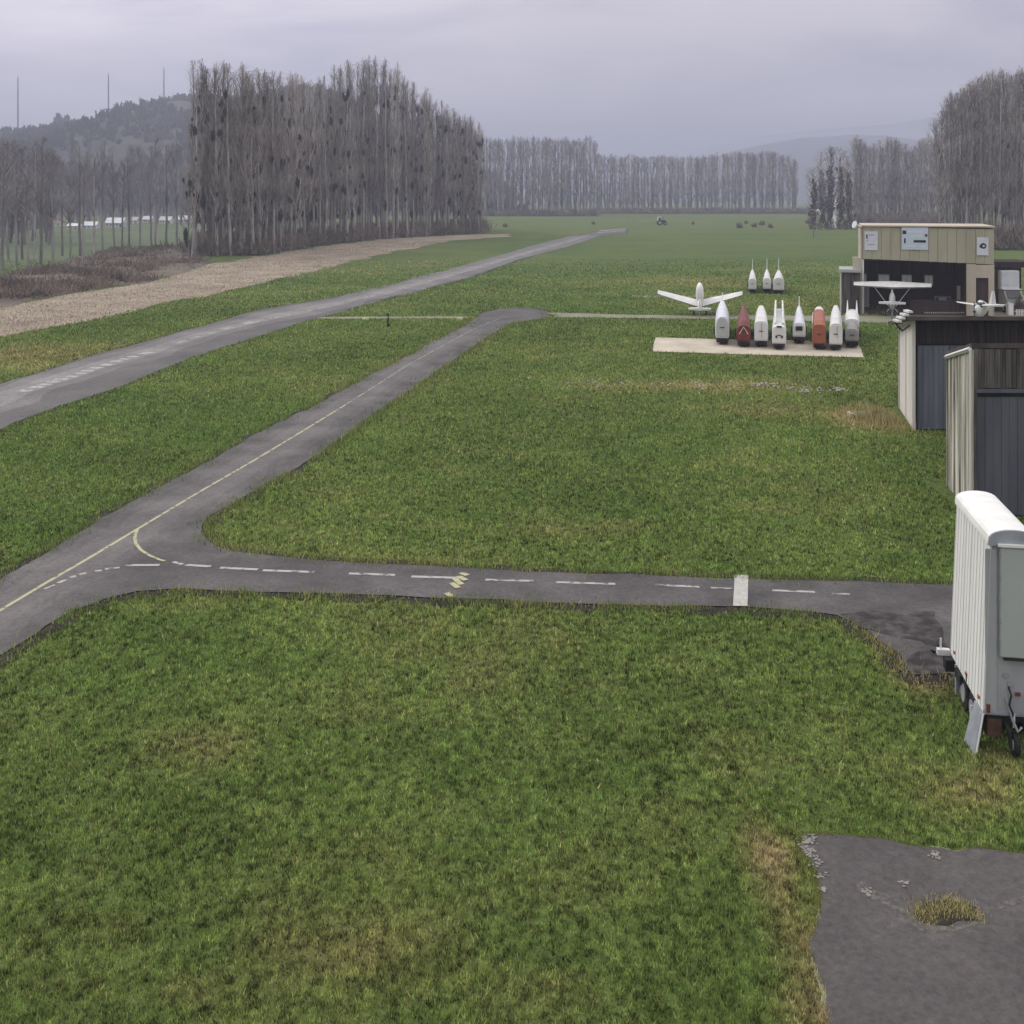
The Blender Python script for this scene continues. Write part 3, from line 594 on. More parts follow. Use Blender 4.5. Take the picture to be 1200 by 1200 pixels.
# D: ivy covered clump
for i, (px, top, w_) in enumerate([(954, 196, 1.3), (963, 180, 1.2), (973, 173, 1.5), (985, 174, 1.6), (994, 182, 1.3)]):
    d = 268 + (i % 2) * 6; h = CAMH + (HOR - top) * d / F
    tree('ivy_tree', Vector((PX(px, d), d, 0)), h, ['leftmost ivy-clad tree of the clump left of the beige hangar', 'second ivy-clad tree from the left, behind the windsock', 'dark middle tree of the ivy-clad clump beside the white gable', 'ivy-clad tree standing right behind the white gable', 'rightmost ivy-clad tree of the clump, next to the paler belt'][i], 'ivy-clad trees left of the beige hangar', PROT, 3, wid=w_ * 1.5, ivy=True)
# E: belt behind the hangar
for row in range(3):
    x = 1000 + row * 2
    while x < 1104:
        d = 330 + row * 8; h = CAMH + (HOR - (168 + 5 * math.sin(x / 7.0)) + random.uniform(-4, 3)) * d / F
        if row < 2: tree('poplar_tree', Vector((PX(x, d), d, 0)), h, 'hazy bare poplar in the belt behind the beige hangar, ' + ('front row' if row == 0 else 'second row') + (' left half' if x < 1050 else ' right half'), 'poplars in the belt behind the beige hangar', PROT, wid=1.7); count += 1
        else: bg_trees.append((PX(x, d), d, h, 1.4))
        x += random.uniform(6, 9)
# F: tall group on the right
FT = [(1098, 150), (1103, 128), (1115, 106), (1125, 112), (1135, 98), (1150, 92), (1165, 84), (1180, 88), (1200, 82), (1240, 80)]
for row in range(4):
    x = 1101 + row * 3
    while x < 1235:
        d = 185 + row * 8; h = CAMH + (HOR - interp(x, FT) + random.uniform(-7, 3)) * d / F
        px_ = x
        if row < 3: tree('poplar_tree', Vector((PX(x, d), d, 0)), h, 'very tall bare poplar in the right-edge grove, ' + ('front row' if row == 0 else 'middle row' if row == 1 else 'rear row') + (' on its sloping left flank' if px_ < 1130 else ' where the grove stands highest'), 'tall poplars in the right-hand grove', PROT, mist=random.choice((0, 0, 1, 2)), wid=1.35); count += 1
        else: bg_trees.append((PX(x, d), d, h, 1.3))
        x += random.uniform(8, 12)
# G: thin open row at the left, with the village behind
for i, (px, yb) in enumerate([(3, 318), (10, 306), (19, 312), (26, 304), (33, 316), (41, 303), (48, 309), (62, 312), (73, 300), (82, 305), (94, 300), (98, 312), (110, 298), (120, 296), (134, 294), (143, 292), (151, 292), (164, 291), (177, 292), (181, 290), (195, 290), (207, 289), (-8, 310), (-16, 318), (-30, 312)]):
    P = G(px, yb); h = CAMH + (HOR - (168 + random.uniform(-8, 22))) * P.y / F
    tree('bare_tree', P, h, 'thin bare tree in the dense stand at the left edge of the meadow' if px < 55 else 'thin bare tree with a dark straight trunk in the open row before the village', 'thin trees in the left stand' if px < 55 else 'thin trees in the open row before the village', LOOSE, base_h=18, wid=1.25 if px < 55 else .95)
for k in range(95):
    px = random.uniform(-40, 62) if k < 45 else random.uniform(60, 225); d = random.uniform(165, 300) if k < 45 else random.uniform(300, 420); bg_trees.append((PX(px, d), d, CAMH + (HOR - random.uniform(163, 200)) * d / F, 1.4))
V, T, o_ = [], [], 0
BP = [join(poplar(26, 1.3, 44, 5, 300 + k, start=.08, tw=.04)) for k in range(4)]
for i, (x, y, h, wd) in enumerate(bg_trees):
    v, t = BP[i % 4]; s_ = h / 26; a = random.random() * 6.28; c, s2 = math.cos(a), math.sin(a); vv = v.copy()
    vv = np.column_stack([(v[:, 0] * c - v[:, 1] * s2) * wd + x, (v[:, 0] * s2 + v[:, 1] * c) * wd + y, v[:, 2] * s_]); V.append(vv); T.append(t + o_); o_ += len(vv)
o = mesh_np('distant_poplars', np.concatenate(V), np.concatenate(T), M['twig_far']); o['kind'] = 'stuff'
print('trees', count, 'background', len(bg_trees))

# bramble, hedge and undergrowth: tangles of short sticks
def tangle(name, X, Y, H, n_per, m, size=.5, thick=.05, tall=1.0):
    n = len(X) * n_per; i = np.repeat(np.arange(len(X)), n_per)
    c = np.column_stack([X[i] + rng.normal(0, size, n), Y[i] + rng.normal(0, size, n), rng.random(n) * H[i]])
    e = rng.normal(0, .45, (n, 3)) * H[i][:, None] * .55; e[:, 2] = np.abs(e[:, 2]) * tall
    A = c; B = c + e; A[:, 2] = np.maximum(A[:, 2] * .6, -.05); B[:, 2] = np.minimum(B[:, 2], H[i] * 1.15)
    v, t = spikes(A, B, np.full(n, thick), np.full(n, thick * .5)); o = mesh_np(name, v, t, M[m]); o['kind'] = 'stuff'; return o
X, Y = scatter(26000, 85, 220, 1.15); ok = inpoly(X, Y, W['scrub']) & (fbm(X, Y, 7, 3) > .40); X, Y = X[ok], Y[ok]
tangle('scrub', X, Y, .2 + .75 * rng.random(len(X)) ** 2, 12, 'scrub', .6, .05)
# undergrowth at the foot of the plantation
u = rng.random(900); px = 232 + u * 336; yb = np.interp(px, [p[0] for p in FRONT], [p[1] for p in FRONT]); d = F * CAMH / (yb - HOR) + rng.random(900) * 30 - 1
tangle('undergrowth', (px - 600) * d / F, d, .8 + 2.0 * rng.random(900), 26, 'scrub', .9, .07, 1.6)
px = rng.uniform(570, 1000, 900); d = rng.uniform(445, 455, 900) + (px > 697) * 60
tangle('far_hedge', (px - 600) * d / F, d, 1.0 + 1.8 * rng.random(900), 22, 'scrub', 1.2, .16)
px = rng.uniform(1000, 1240, 500); d = np.where(px > 1100, rng.uniform(165, 183, 500), rng.uniform(300, 325, 500))
tangle('hangar_thicket', (px - 600) * d / F, d, 1.0 + 2.6 * rng.random(500), 26, 'scrub', .9, .10, 1.4)
for i, (px, py, s_) in enumerate([(866, 267, 1.0), (874, 262, .7), (884, 266, .9), (893, 264, 1.1), (903, 267, .8), (592, 266, .8), (695, 263, .7), (812, 263, .6), (950, 262, 1.6)]):
    p = G(px, py); n = 60; v = rng.normal(0, 1, (n, 3)); v[:, 2] = np.abs(v[:, 2]); v /= np.linalg.norm(v, axis=1, keepdims=True)
    vt = spikes(v * .1, v * np.array([1.1, 1.1, 1.5]) * (.6 + .5 * rng.random((n, 1))), np.full(n, .16), np.full(n, .06))
    o = mesh_np('bush', vt[0], vt[1], M['scrub']); o.location = p; o.scale = (s_, s_, s_)
    tag(o, ['low dark bush at the left end of the row right of the far field', 'small bush second in the row on the far field', 'dark bush in the middle of the row on the far field', 'largest bush of the row on the far right field', 'bush at the right end of the row on the far field', 'lone dark bush left of the runway, before the far belt', 'small dark bush just left of the runway threshold', 'lone dot of a bush right of the parked tractor', 'broad bush left of the windsock'][i], 'bush')

# ------------------------------------------------------------------ hills
def hill(name, prof, Yr, y0, y1, m, rough, n=(260, 40), seed=0):
    u = np.linspace(0, 1, n[0]); px = prof[0][0] + u * (prof[-1][0] - prof[0][0]); hh = np.interp(px, [p[0] for p in prof], [p[1] for p in prof]); hz = CAMH + (HOR - hh) * Yr / F
    Xr = (px - 600) * Yr / F; vv = np.linspace(0, 1, n[1]); Yv = y0 + vv * (y1 - y0); k = (Yr - y0) / (y1 - y0)
    s_ = np.where(vv < k, np.sin(np.clip(vv / k, 0, 1) * np.pi / 2) ** 1.3, np.cos(np.clip((vv - k) / (1 - k), 0, 1) * np.pi / 2) ** 1.2)
    X_, Y_ = np.meshgrid(Xr, Yv); Z = s_[:, None] * hz[None, :]; Z = Z + rough * (fbm(X_, Y_, 90, 4) - .5) * s_[:, None] * (1 - np.exp(-((vv - k) / .1) ** 2))[:, None] - 1.0 * (s_[:, None] < .02)
    idx = np.arange(n[0] * n[1]).reshape(n[1], n[0]); Q = np.stack([idx[:-1, :-1], idx[:-1, 1:], idx[1:, 1:], idx[1:, :-1]], -1).reshape(-1, 4)
    o = mesh_np(name, np.stack([X_.ravel(), Y_.ravel(), Z.ravel() - .3], -1), Q, m, smooth=True); o['kind'] = 'structure'
    return Xr, Yv, Z
HP = [(-500, 175), (-200, 165), (0, 160), (60, 156), (110, 152), (150, 147), (200, 138), (225, 124), (250, 120), (300, 125), (330, 115), (385, 108), (410, 124), (470, 150), (560, 200), (600, 232)]
M['hill'] = mat('hill_wood', (0.035, 0.038, 0.028), 1.0, (0.075, 0.070, 0.055), .02, detail=9, bump=.9, bscale=.12)
M['hill_tree'] = mat('hill_tree', (0.03, 0.034, 0.024), 1.0, (0.085, 0.078, 0.06), .03, detail=5)
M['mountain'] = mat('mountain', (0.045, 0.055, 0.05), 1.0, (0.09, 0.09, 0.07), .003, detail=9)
Xr, Yv, Z = hill('hill', [(a, b + (5 if a < 205 else 0)) for a, b in HP], 860, 430, 1500, M['hill'], 14)
n = 9000; i = rng.integers(0, len(Xr), n); v_ = rng.random(n); Yt = 455 + v_ * 420; Xt = Xr[i] + rng.normal(0, 3, n)
j = np.clip(((Yt - Yv[0]) / (Yv[1] - Yv[0])).astype(int), 0, len(Yv) - 2); ft = (Yt - Yv[j]) / (Yv[1] - Yv[0]); Zt = Z[j, i] * (1 - ft) + Z[j + 1, i] * ft
green = fbm(Xt, Yt, 60, 2) > .40; Xt, Yt, Zt = Xt[green], Yt[green], Zt[green]; n = len(Xt)
ht = 3 + 3 * rng.random(n); rep = 7; i = np.repeat(np.arange(n), rep); base = np.column_stack([Xt[i] + rng.normal(0, .5, n * rep), Yt[i] + rng.normal(0, .5, n * rep), Zt[i] - 1])
tip = base + np.column_stack([rng.normal(0, 1.3, n * rep), rng.normal(0, 1.3, n * rep), ht[i] * (.7 + .4 * rng.random(n * rep))])
v, t = spikes(base, tip, np.full(n * rep, .9), np.full(n * rep, .3)); o = mesh_np('hillside_wood', v, t, M['hill_tree']); o['kind'] = 'stuff'
# clumps on the skyline
for px, py, wd, nb in [(68, 132, 7, 26), (78, 133, 7, 26), (86, 143, 5, 12), (113, 137, 3, 6), (126, 137, 3, 6), (212, 122, 5, 14), (230, 112, 6, 20), (334, 106, 8, 30), (372, 102, 8, 30)]:
    d = 858; x0 = PX(px, d); zt = PZ(py, d); nn = nb * 16; a = rng.normal(0, 1, (nn, 3)); c = np.array([x0, d, zt - 9]); w_ = wd * d / F * .85
    e = a / np.linalg.norm(a, axis=1, keepdims=True) * np.array([w_, w_, 9.0]); v, t = spikes(c + e * .1 - np.array([0, 0, 2]), c + e * (.6 + .45 * rng.random((nn, 1))), np.full(nn, 1.0), np.full(nn, .3))
    o = mesh_np('skyline_tree', v, t, M['hill_tree']); tag(o, {68: 'left half of the big round treetop pair on the ridge', 78: 'right half of the big round treetop pair on the ridge', 86: 'low tree on the ridge right of the round pair', 113: 'narrow tree on the ridge left of the middle mast', 126: 'narrow tree on the ridge at the foot of the middle mast', 212: 'tree on the ridge right of the rightmost mast', 230: 'ridge tree seen through the leftmost poplars', 334: 'ridge tree seen through the middle of the plantation', 372: 'ridge tree seen through the plantation below its notch'}[px], 'tree', 'trees on the ridge line')
hill('mountain', [(640, 235), (760, 214), (830, 188), (870, 174), (905, 167), (935, 162), (965, 161), (1000, 158), (1040, 166), (1100, 160), (1200, 150), (1500, 170), (1900, 235)], 2300, 1500, 3100, M['mountain'], 40, (160, 24))
M['mountain_haze_tint'] = mat('mountain_haze_tint', (0.16, 0.17, 0.18), 1.0, (0.26, 0.26, 0.26), .003, detail=9)  # base colour paled to put extra haze over the far range
hill('far_mountain', [(700, 225), (800, 185), (870, 162), (960, 152), (1040, 146), (1120, 132), (1200, 124), (1400, 120), (1700, 160), (2000, 230)], 4000, 3000, 5000, M['mountain_haze_tint'], 60, (160, 24))
# pale river flat that shows between the trunks on the right
# masts on the ridge
for i, (px, top) in enumerate([(21, 88), (127, 85), (192, 78)]):
    d = 866; z0 = CAMH + (HOR - interp(px, HP)) * d / F - 2; z1 = PZ(top, d); x0 = PX(px, d)
    t = thing('radio_mast', ['leftmost thin radio mast on the ridge', 'middle radio mast on the ridge, thickest near its foot', 'rightmost radio mast on the ridge beside the plantation'][i], 'mast', (x0, d, z0), group='radio masts on the ridge')
    hm = z1 - z0; b = MB()
    for a in range(3):
        q = (math.cos(a * 2.09) * .55, math.sin(a * 2.09) * .55); b.tube([(*q, 0), (q[0] * .4, q[1] * .4, hm * .96)], .19, 4)
    b.done('lattice', 'board_grey', t)
    b = MB()
    for k in range(14):
        z = hm * (k + .5) / 14.6; r = .55 * (1 - .62 * z / hm)
        for a in range(3): b.tube([(math.cos(a * 2.09) * r, math.sin(a * 2.09) * r, z), (math.cos(a * 2.09 + 2.09) * r, math.sin(a * 2.09 + 2.09) * r, z + hm / 16)], .1, 3)
    b.done('bracing', 'grey_metal', t)
    MB().tube([(0, 0, hm * .94), (0, 0, hm)], .14, 5).done('antenna', 'grey_metal', t)
    MB().box((0, 0, .6), (2.4, 2.4, 1.4)).done('base_cabin', 'grey_metal', t)

# ------------------------------------------------------------------ village behind the row of thin trees
def house(px, pb, wpx, hpx, roofpx, label, roof='house_roof', gable=False, win=3):
    p = G(px, pb); d = p.y; s_ = d / F; wd, hh, rh = wpx * .72 * s_, hpx * s_, roofpx * s_; dp = max(3.0, wd * .55)
    t = thing('house', label, 'house', (p.x, p.y, 0), group='white houses of the village')
    MB().box((0, 0, hh / 2), (wd, dp, hh)).done('wall', 'house_wall', t)
    b = MB()
    if gable: sec = [(-wd / 2 - .1, hh), (wd / 2 + .1, hh), (0, hh + rh)]; b.loft([[(x, -dp / 2 - .15, z) for x, z in sec], [(x, dp / 2 + .15, z) for x, z in sec]])
    else: sec = [(-dp / 2 - .2, hh), (dp / 2 + .2, hh), (0, hh + rh)]; b.loft([[(-wd / 2 - .15, y, z) for y, z in sec], [(wd / 2 + .15, y, z) for y, z in sec]])
    rf = b.done('roof', roof, t)
    MB().box((wd * .25, .2, hh + rh * .9), (.35, .35, .9)).done('chimney', 'roof_tile', rf)
    for k in range(win):
        x = (k - (win - 1) / 2) * wd / (win + .3); f = MB().box((x, -dp / 2 - .03, hh * .55), (wd * .13, .06, hh * .36)).done('window', 'white_paint', t)
        MB().box((x, -dp / 2 - .07, hh * .55), (wd * .10, .04, hh * .28)).done('pane', 'glass', f)
    MB().box((wd * .38, -dp / 2 - .04, hh * .3), (wd * .10, .08, hh * .58)).done('door', 'roof_tile', t)
house(22, 262, 17, 4, 3, 'low white house at the far left, behind the dense stand')
house(38, 262, 10, 4, 3, 'small house with a brown roof right of the low white house', 'roof_tile', win=2)
house(54, 252, 8, 9, 6, 'tall white gabled house above the village roofs, left', gable=True, win=1)
house(68, 265, 14, 4, 2.5, 'narrow pale house with a brown roof in mid village', 'roof_tile', win=2)
house(87, 268, 16, 3.5, 3, 'low house with a bright roof left of the long white building')
house(107, 268, 22, 4, 4.5, 'long white building with a bright roof behind the paired trunks')
house(112, 250, 9, 7, 5, 'pale gabled house higher up behind the long white building', gable=True, win=1)
house(136, 266, 28, 5, 6, 'broadest white-roofed building in the middle of the village', win=5)
house(158, 262, 12, 4, 4, 'grey-roofed house right of the broadest building', win=2)
house(174, 261, 14, 4, 4, 'white house between two dark trunks right of centre')
house(195, 262, 18, 4, 4.5, 'long pale house near the plantation, second from the right', win=4)
house(217, 261, 20, 4, 4.5, 'white-roofed house touching the left side of the plantation', win=4)
house(76, 249, 9, 5, 3, 'brown-roofed house above the low bright roof', 'roof_tile', win=2)
house(96, 247, 8, 5, 3, 'small brown-roofed house left of the pale gable', 'roof_tile', win=2)
house(134, 251, 8, 5, 4, 'small brown-roofed house above the broadest building', 'roof_tile', win=2)

# ------------------------------------------------------------------ glider trailers
WH = {}
def wheel_mesh(r, w_):
    if (r, w_) not in WH:
        o = MB().tube([(-w_ / 2, 0, 0), (-w_ * .42, 0, 0), (w_ * .42, 0, 0), (w_ / 2, 0, 0)], [r * .86, r, r, r * .86], 18).done('tyre', 'rubber', smooth=False)
        h = MB().tube([(-w_ / 2 - .012, 0, 0), (w_ / 2 + .012, 0, 0)], r * .55, 14).done('rim', 'grey_metal'); WH[(r, w_)] = (o.data, h.data)
        bpy.data.objects.remove(o); bpy.data.objects.remove(h)
    return WH[(r, w_)]
def wheel(parent, loc, r=.3, w_=.14):
    a, b = wheel_mesh(r, w_); o = use('wheel', a, parent, loc); use('rim', b, o); return o
def shell(secs, n=14):
    """rounded-top cross sections: (y, cx, halfwidth, z0, z1, squareness)"""
    out = []
    for y, cx, hw, z0, z1, sq in secs:
        pts = [(cx - hw * .92, y, z0), (cx - hw, y, z0 + (z1 - z0) * .12)]
        for k in range(n + 1):
            a = math.pi - math.pi * k / n; c, s_ = math.cos(a), math.sin(a); pw = sq
            pts.append((cx + hw * abs(c) ** pw * (1 if c >= 0 else -1), y, z0 + (z1 - z0) * (.45 + .55 * abs(s_) ** pw)))
        pts += [(cx + hw, y, z0 + (z1 - z0) * .12), (cx + hw * .92, y, z0)]; out.append(pts)
    return out
def glider_trailer(px0, px1, yb, label, body, secs, end, extra=None, d=None, door=True):
    """secs: list of (t along, width factor, z0, z1, squareness)"""
    Y0 = d or F * (CAMH - .0) / (yb - HOR); wd = (px1 - px0) * Y0 / F; x0 = PX((px0 + px1) / 2, Y0)
    t = thing('glider_trailer', label, 'trailer', (x0, Y0, 0), -math.atan2(x0, Y0)); ln = 7.4
    S = [(tt * ln, -x0 * 0.0, wd / 2 * k, z0, z1, q) for tt, k, z0, z1, q in secs]
    bo = MB().loft(shell(S)).done('body', body, t, smooth=False)
    k0, z0, z1 = secs[0][1], secs[0][2], secs[0][3]
    if door:
        MB().loft(shell([(-.035, 0, wd / 2 * k0 * .86, z0 + .08, z1 - .08, secs[0][4]), (.0, 0, wd / 2 * k0 * .88, z0 + .07, z1 - .07, secs[0][4])])).done('rear_door', end, t)
        MB().box((0, -.06, (z0 + z1) / 2), (wd * .3, .03, .04)).done('door_handle', 'black', t)
    for s_ in (-1, 1):
        wheel(t, (s_ * (wd / 2 - .06), ln * .45, .27), .27, .12)
        MB().loft([[(s_ * wd / 2 + dx, ln * .45 + math.cos(a) * .34, .27 + math.sin(a) * .36) for dx in (-.1, .07)] + [(s_ * wd / 2 + dx, ln * .45 + math.cos(a) * .31, .27 + math.sin(a) * .33) for dx in (.07, -.1)] for a in [math.pi * q / 8 for q in range(9)]]).done('mudguard', 'black', t)
        MB().box((s_ * wd * .36, -.05, z0 - .03), (.07, .05, .09)).done('tail_light', 'dark_red', t)
    MB().box((0, .0, z0 - .04), (wd * .86, .07, .10)).done('bumper', 'black', t)
    MB().box((0, 2.4, (z0 + .10) / 2 + .02), (wd * .8, 4.4, z0 - .14)).done('dark_underside', 'black', t)  # black chassis box, made full-width to put in the shade under the trailer
    MB().tube([(0, .3, z0 - .10), (0, ln * .8, z0 - .10), (0, ln + .7, z0 - .06)], .05, 6).done('drawbar', 'grey_metal', t)
    MB().tube([(0, ln + .5, .0), (0, ln + .5, .6)], .035, 6).done('jockey_wheel', 'black', t)
    MB().tube([(-.1, .15, 0), (-.1, .15, z0)], .03, 5).done('rear_prop', 'black', t)
    if extra: extra(t, wd, ln)
    return t
def fin(h0, h1, y=5.6, l=1.4, m='white_paint'):
    def f(t, wd, ln): MB().loft([[(-.035, y, h0), (.035, y, h0), (.035, y + l, h0), (-.035, y + l, h0)], [(-.02, y + l * .45, h1), (.02, y + l * .45, h1), (.02, y + l * .95, h1), (-.02, y + l * .95, h1)]]).done('tail_fin_cover', m, t)
    return f
RND, SQ = .85, .55
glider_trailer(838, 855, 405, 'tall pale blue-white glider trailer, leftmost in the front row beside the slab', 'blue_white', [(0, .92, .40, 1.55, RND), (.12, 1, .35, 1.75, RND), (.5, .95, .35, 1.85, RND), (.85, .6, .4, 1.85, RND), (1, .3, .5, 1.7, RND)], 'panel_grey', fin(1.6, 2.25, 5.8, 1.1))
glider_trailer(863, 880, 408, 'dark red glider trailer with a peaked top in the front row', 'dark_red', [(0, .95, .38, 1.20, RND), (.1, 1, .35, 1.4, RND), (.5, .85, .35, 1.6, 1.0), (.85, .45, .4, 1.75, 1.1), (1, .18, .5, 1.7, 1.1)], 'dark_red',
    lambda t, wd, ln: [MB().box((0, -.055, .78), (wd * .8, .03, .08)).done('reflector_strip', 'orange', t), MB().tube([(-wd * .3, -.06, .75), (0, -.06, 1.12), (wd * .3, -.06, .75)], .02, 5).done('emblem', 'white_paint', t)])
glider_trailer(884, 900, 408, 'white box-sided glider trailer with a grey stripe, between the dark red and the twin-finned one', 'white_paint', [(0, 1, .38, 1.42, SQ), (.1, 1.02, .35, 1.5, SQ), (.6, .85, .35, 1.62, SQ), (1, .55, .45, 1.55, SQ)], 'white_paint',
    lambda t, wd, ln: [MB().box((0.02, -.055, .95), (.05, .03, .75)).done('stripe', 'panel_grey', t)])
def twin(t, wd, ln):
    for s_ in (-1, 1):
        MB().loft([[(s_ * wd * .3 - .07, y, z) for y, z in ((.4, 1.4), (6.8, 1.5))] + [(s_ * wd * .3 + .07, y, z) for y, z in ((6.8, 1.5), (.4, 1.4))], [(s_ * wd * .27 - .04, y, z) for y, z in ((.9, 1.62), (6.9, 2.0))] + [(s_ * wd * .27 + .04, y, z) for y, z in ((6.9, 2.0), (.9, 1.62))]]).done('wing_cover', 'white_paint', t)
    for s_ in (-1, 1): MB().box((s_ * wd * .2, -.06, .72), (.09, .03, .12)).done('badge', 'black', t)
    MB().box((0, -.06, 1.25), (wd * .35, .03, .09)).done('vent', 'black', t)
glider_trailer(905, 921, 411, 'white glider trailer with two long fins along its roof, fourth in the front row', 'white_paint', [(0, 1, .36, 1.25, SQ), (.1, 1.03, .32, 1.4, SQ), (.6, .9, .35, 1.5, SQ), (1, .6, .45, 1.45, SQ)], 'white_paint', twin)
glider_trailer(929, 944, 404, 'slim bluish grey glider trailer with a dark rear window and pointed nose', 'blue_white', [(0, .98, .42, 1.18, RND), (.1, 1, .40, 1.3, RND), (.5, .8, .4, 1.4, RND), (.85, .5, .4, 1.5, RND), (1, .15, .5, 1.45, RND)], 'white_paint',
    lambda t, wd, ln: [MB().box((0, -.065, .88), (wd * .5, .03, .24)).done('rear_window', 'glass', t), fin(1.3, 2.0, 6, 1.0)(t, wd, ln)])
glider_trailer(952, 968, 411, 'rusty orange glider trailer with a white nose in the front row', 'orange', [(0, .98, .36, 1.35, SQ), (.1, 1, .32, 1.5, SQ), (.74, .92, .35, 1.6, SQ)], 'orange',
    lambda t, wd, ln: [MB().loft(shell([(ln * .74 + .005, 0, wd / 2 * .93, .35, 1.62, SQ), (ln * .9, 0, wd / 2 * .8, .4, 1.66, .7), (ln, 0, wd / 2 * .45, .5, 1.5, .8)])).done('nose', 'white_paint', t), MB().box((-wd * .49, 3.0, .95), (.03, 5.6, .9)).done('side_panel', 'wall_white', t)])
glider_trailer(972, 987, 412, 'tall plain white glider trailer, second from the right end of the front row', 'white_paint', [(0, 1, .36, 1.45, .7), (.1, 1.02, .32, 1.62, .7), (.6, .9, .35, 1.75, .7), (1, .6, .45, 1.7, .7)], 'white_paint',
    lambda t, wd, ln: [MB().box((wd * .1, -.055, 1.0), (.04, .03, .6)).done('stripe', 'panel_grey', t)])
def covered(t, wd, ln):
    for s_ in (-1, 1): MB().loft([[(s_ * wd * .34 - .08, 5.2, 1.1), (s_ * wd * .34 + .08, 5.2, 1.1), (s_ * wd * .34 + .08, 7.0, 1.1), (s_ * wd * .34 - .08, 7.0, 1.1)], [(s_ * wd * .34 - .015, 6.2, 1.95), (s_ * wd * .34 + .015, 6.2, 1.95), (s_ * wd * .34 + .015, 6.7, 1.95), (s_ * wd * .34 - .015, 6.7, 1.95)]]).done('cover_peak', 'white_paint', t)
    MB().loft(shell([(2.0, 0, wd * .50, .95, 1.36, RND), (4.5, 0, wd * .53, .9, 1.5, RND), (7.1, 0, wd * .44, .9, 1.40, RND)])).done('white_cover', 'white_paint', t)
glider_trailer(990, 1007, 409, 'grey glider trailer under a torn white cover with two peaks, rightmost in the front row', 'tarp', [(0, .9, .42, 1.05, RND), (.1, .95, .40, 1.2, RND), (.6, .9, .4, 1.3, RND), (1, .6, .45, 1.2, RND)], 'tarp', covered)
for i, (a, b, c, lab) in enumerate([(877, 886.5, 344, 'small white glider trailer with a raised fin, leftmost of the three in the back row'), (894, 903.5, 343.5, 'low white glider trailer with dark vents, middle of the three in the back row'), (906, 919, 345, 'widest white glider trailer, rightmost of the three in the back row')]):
    glider_trailer(a, b, c, lab, 'white_paint', [(0, 1, .35, 1.25 + .12 * (i == 2), RND), (.1, .98, .33, 1.4 + .1 * (i == 2), RND), (.5, .8, .35, 1.55, RND), (.85, .45, .4, 1.6, RND), (1, .18, .5, 1.5, RND)], 'white_paint', fin(1.4, 2.5 if i < 2 else 2.6, 5.6, 1.0))

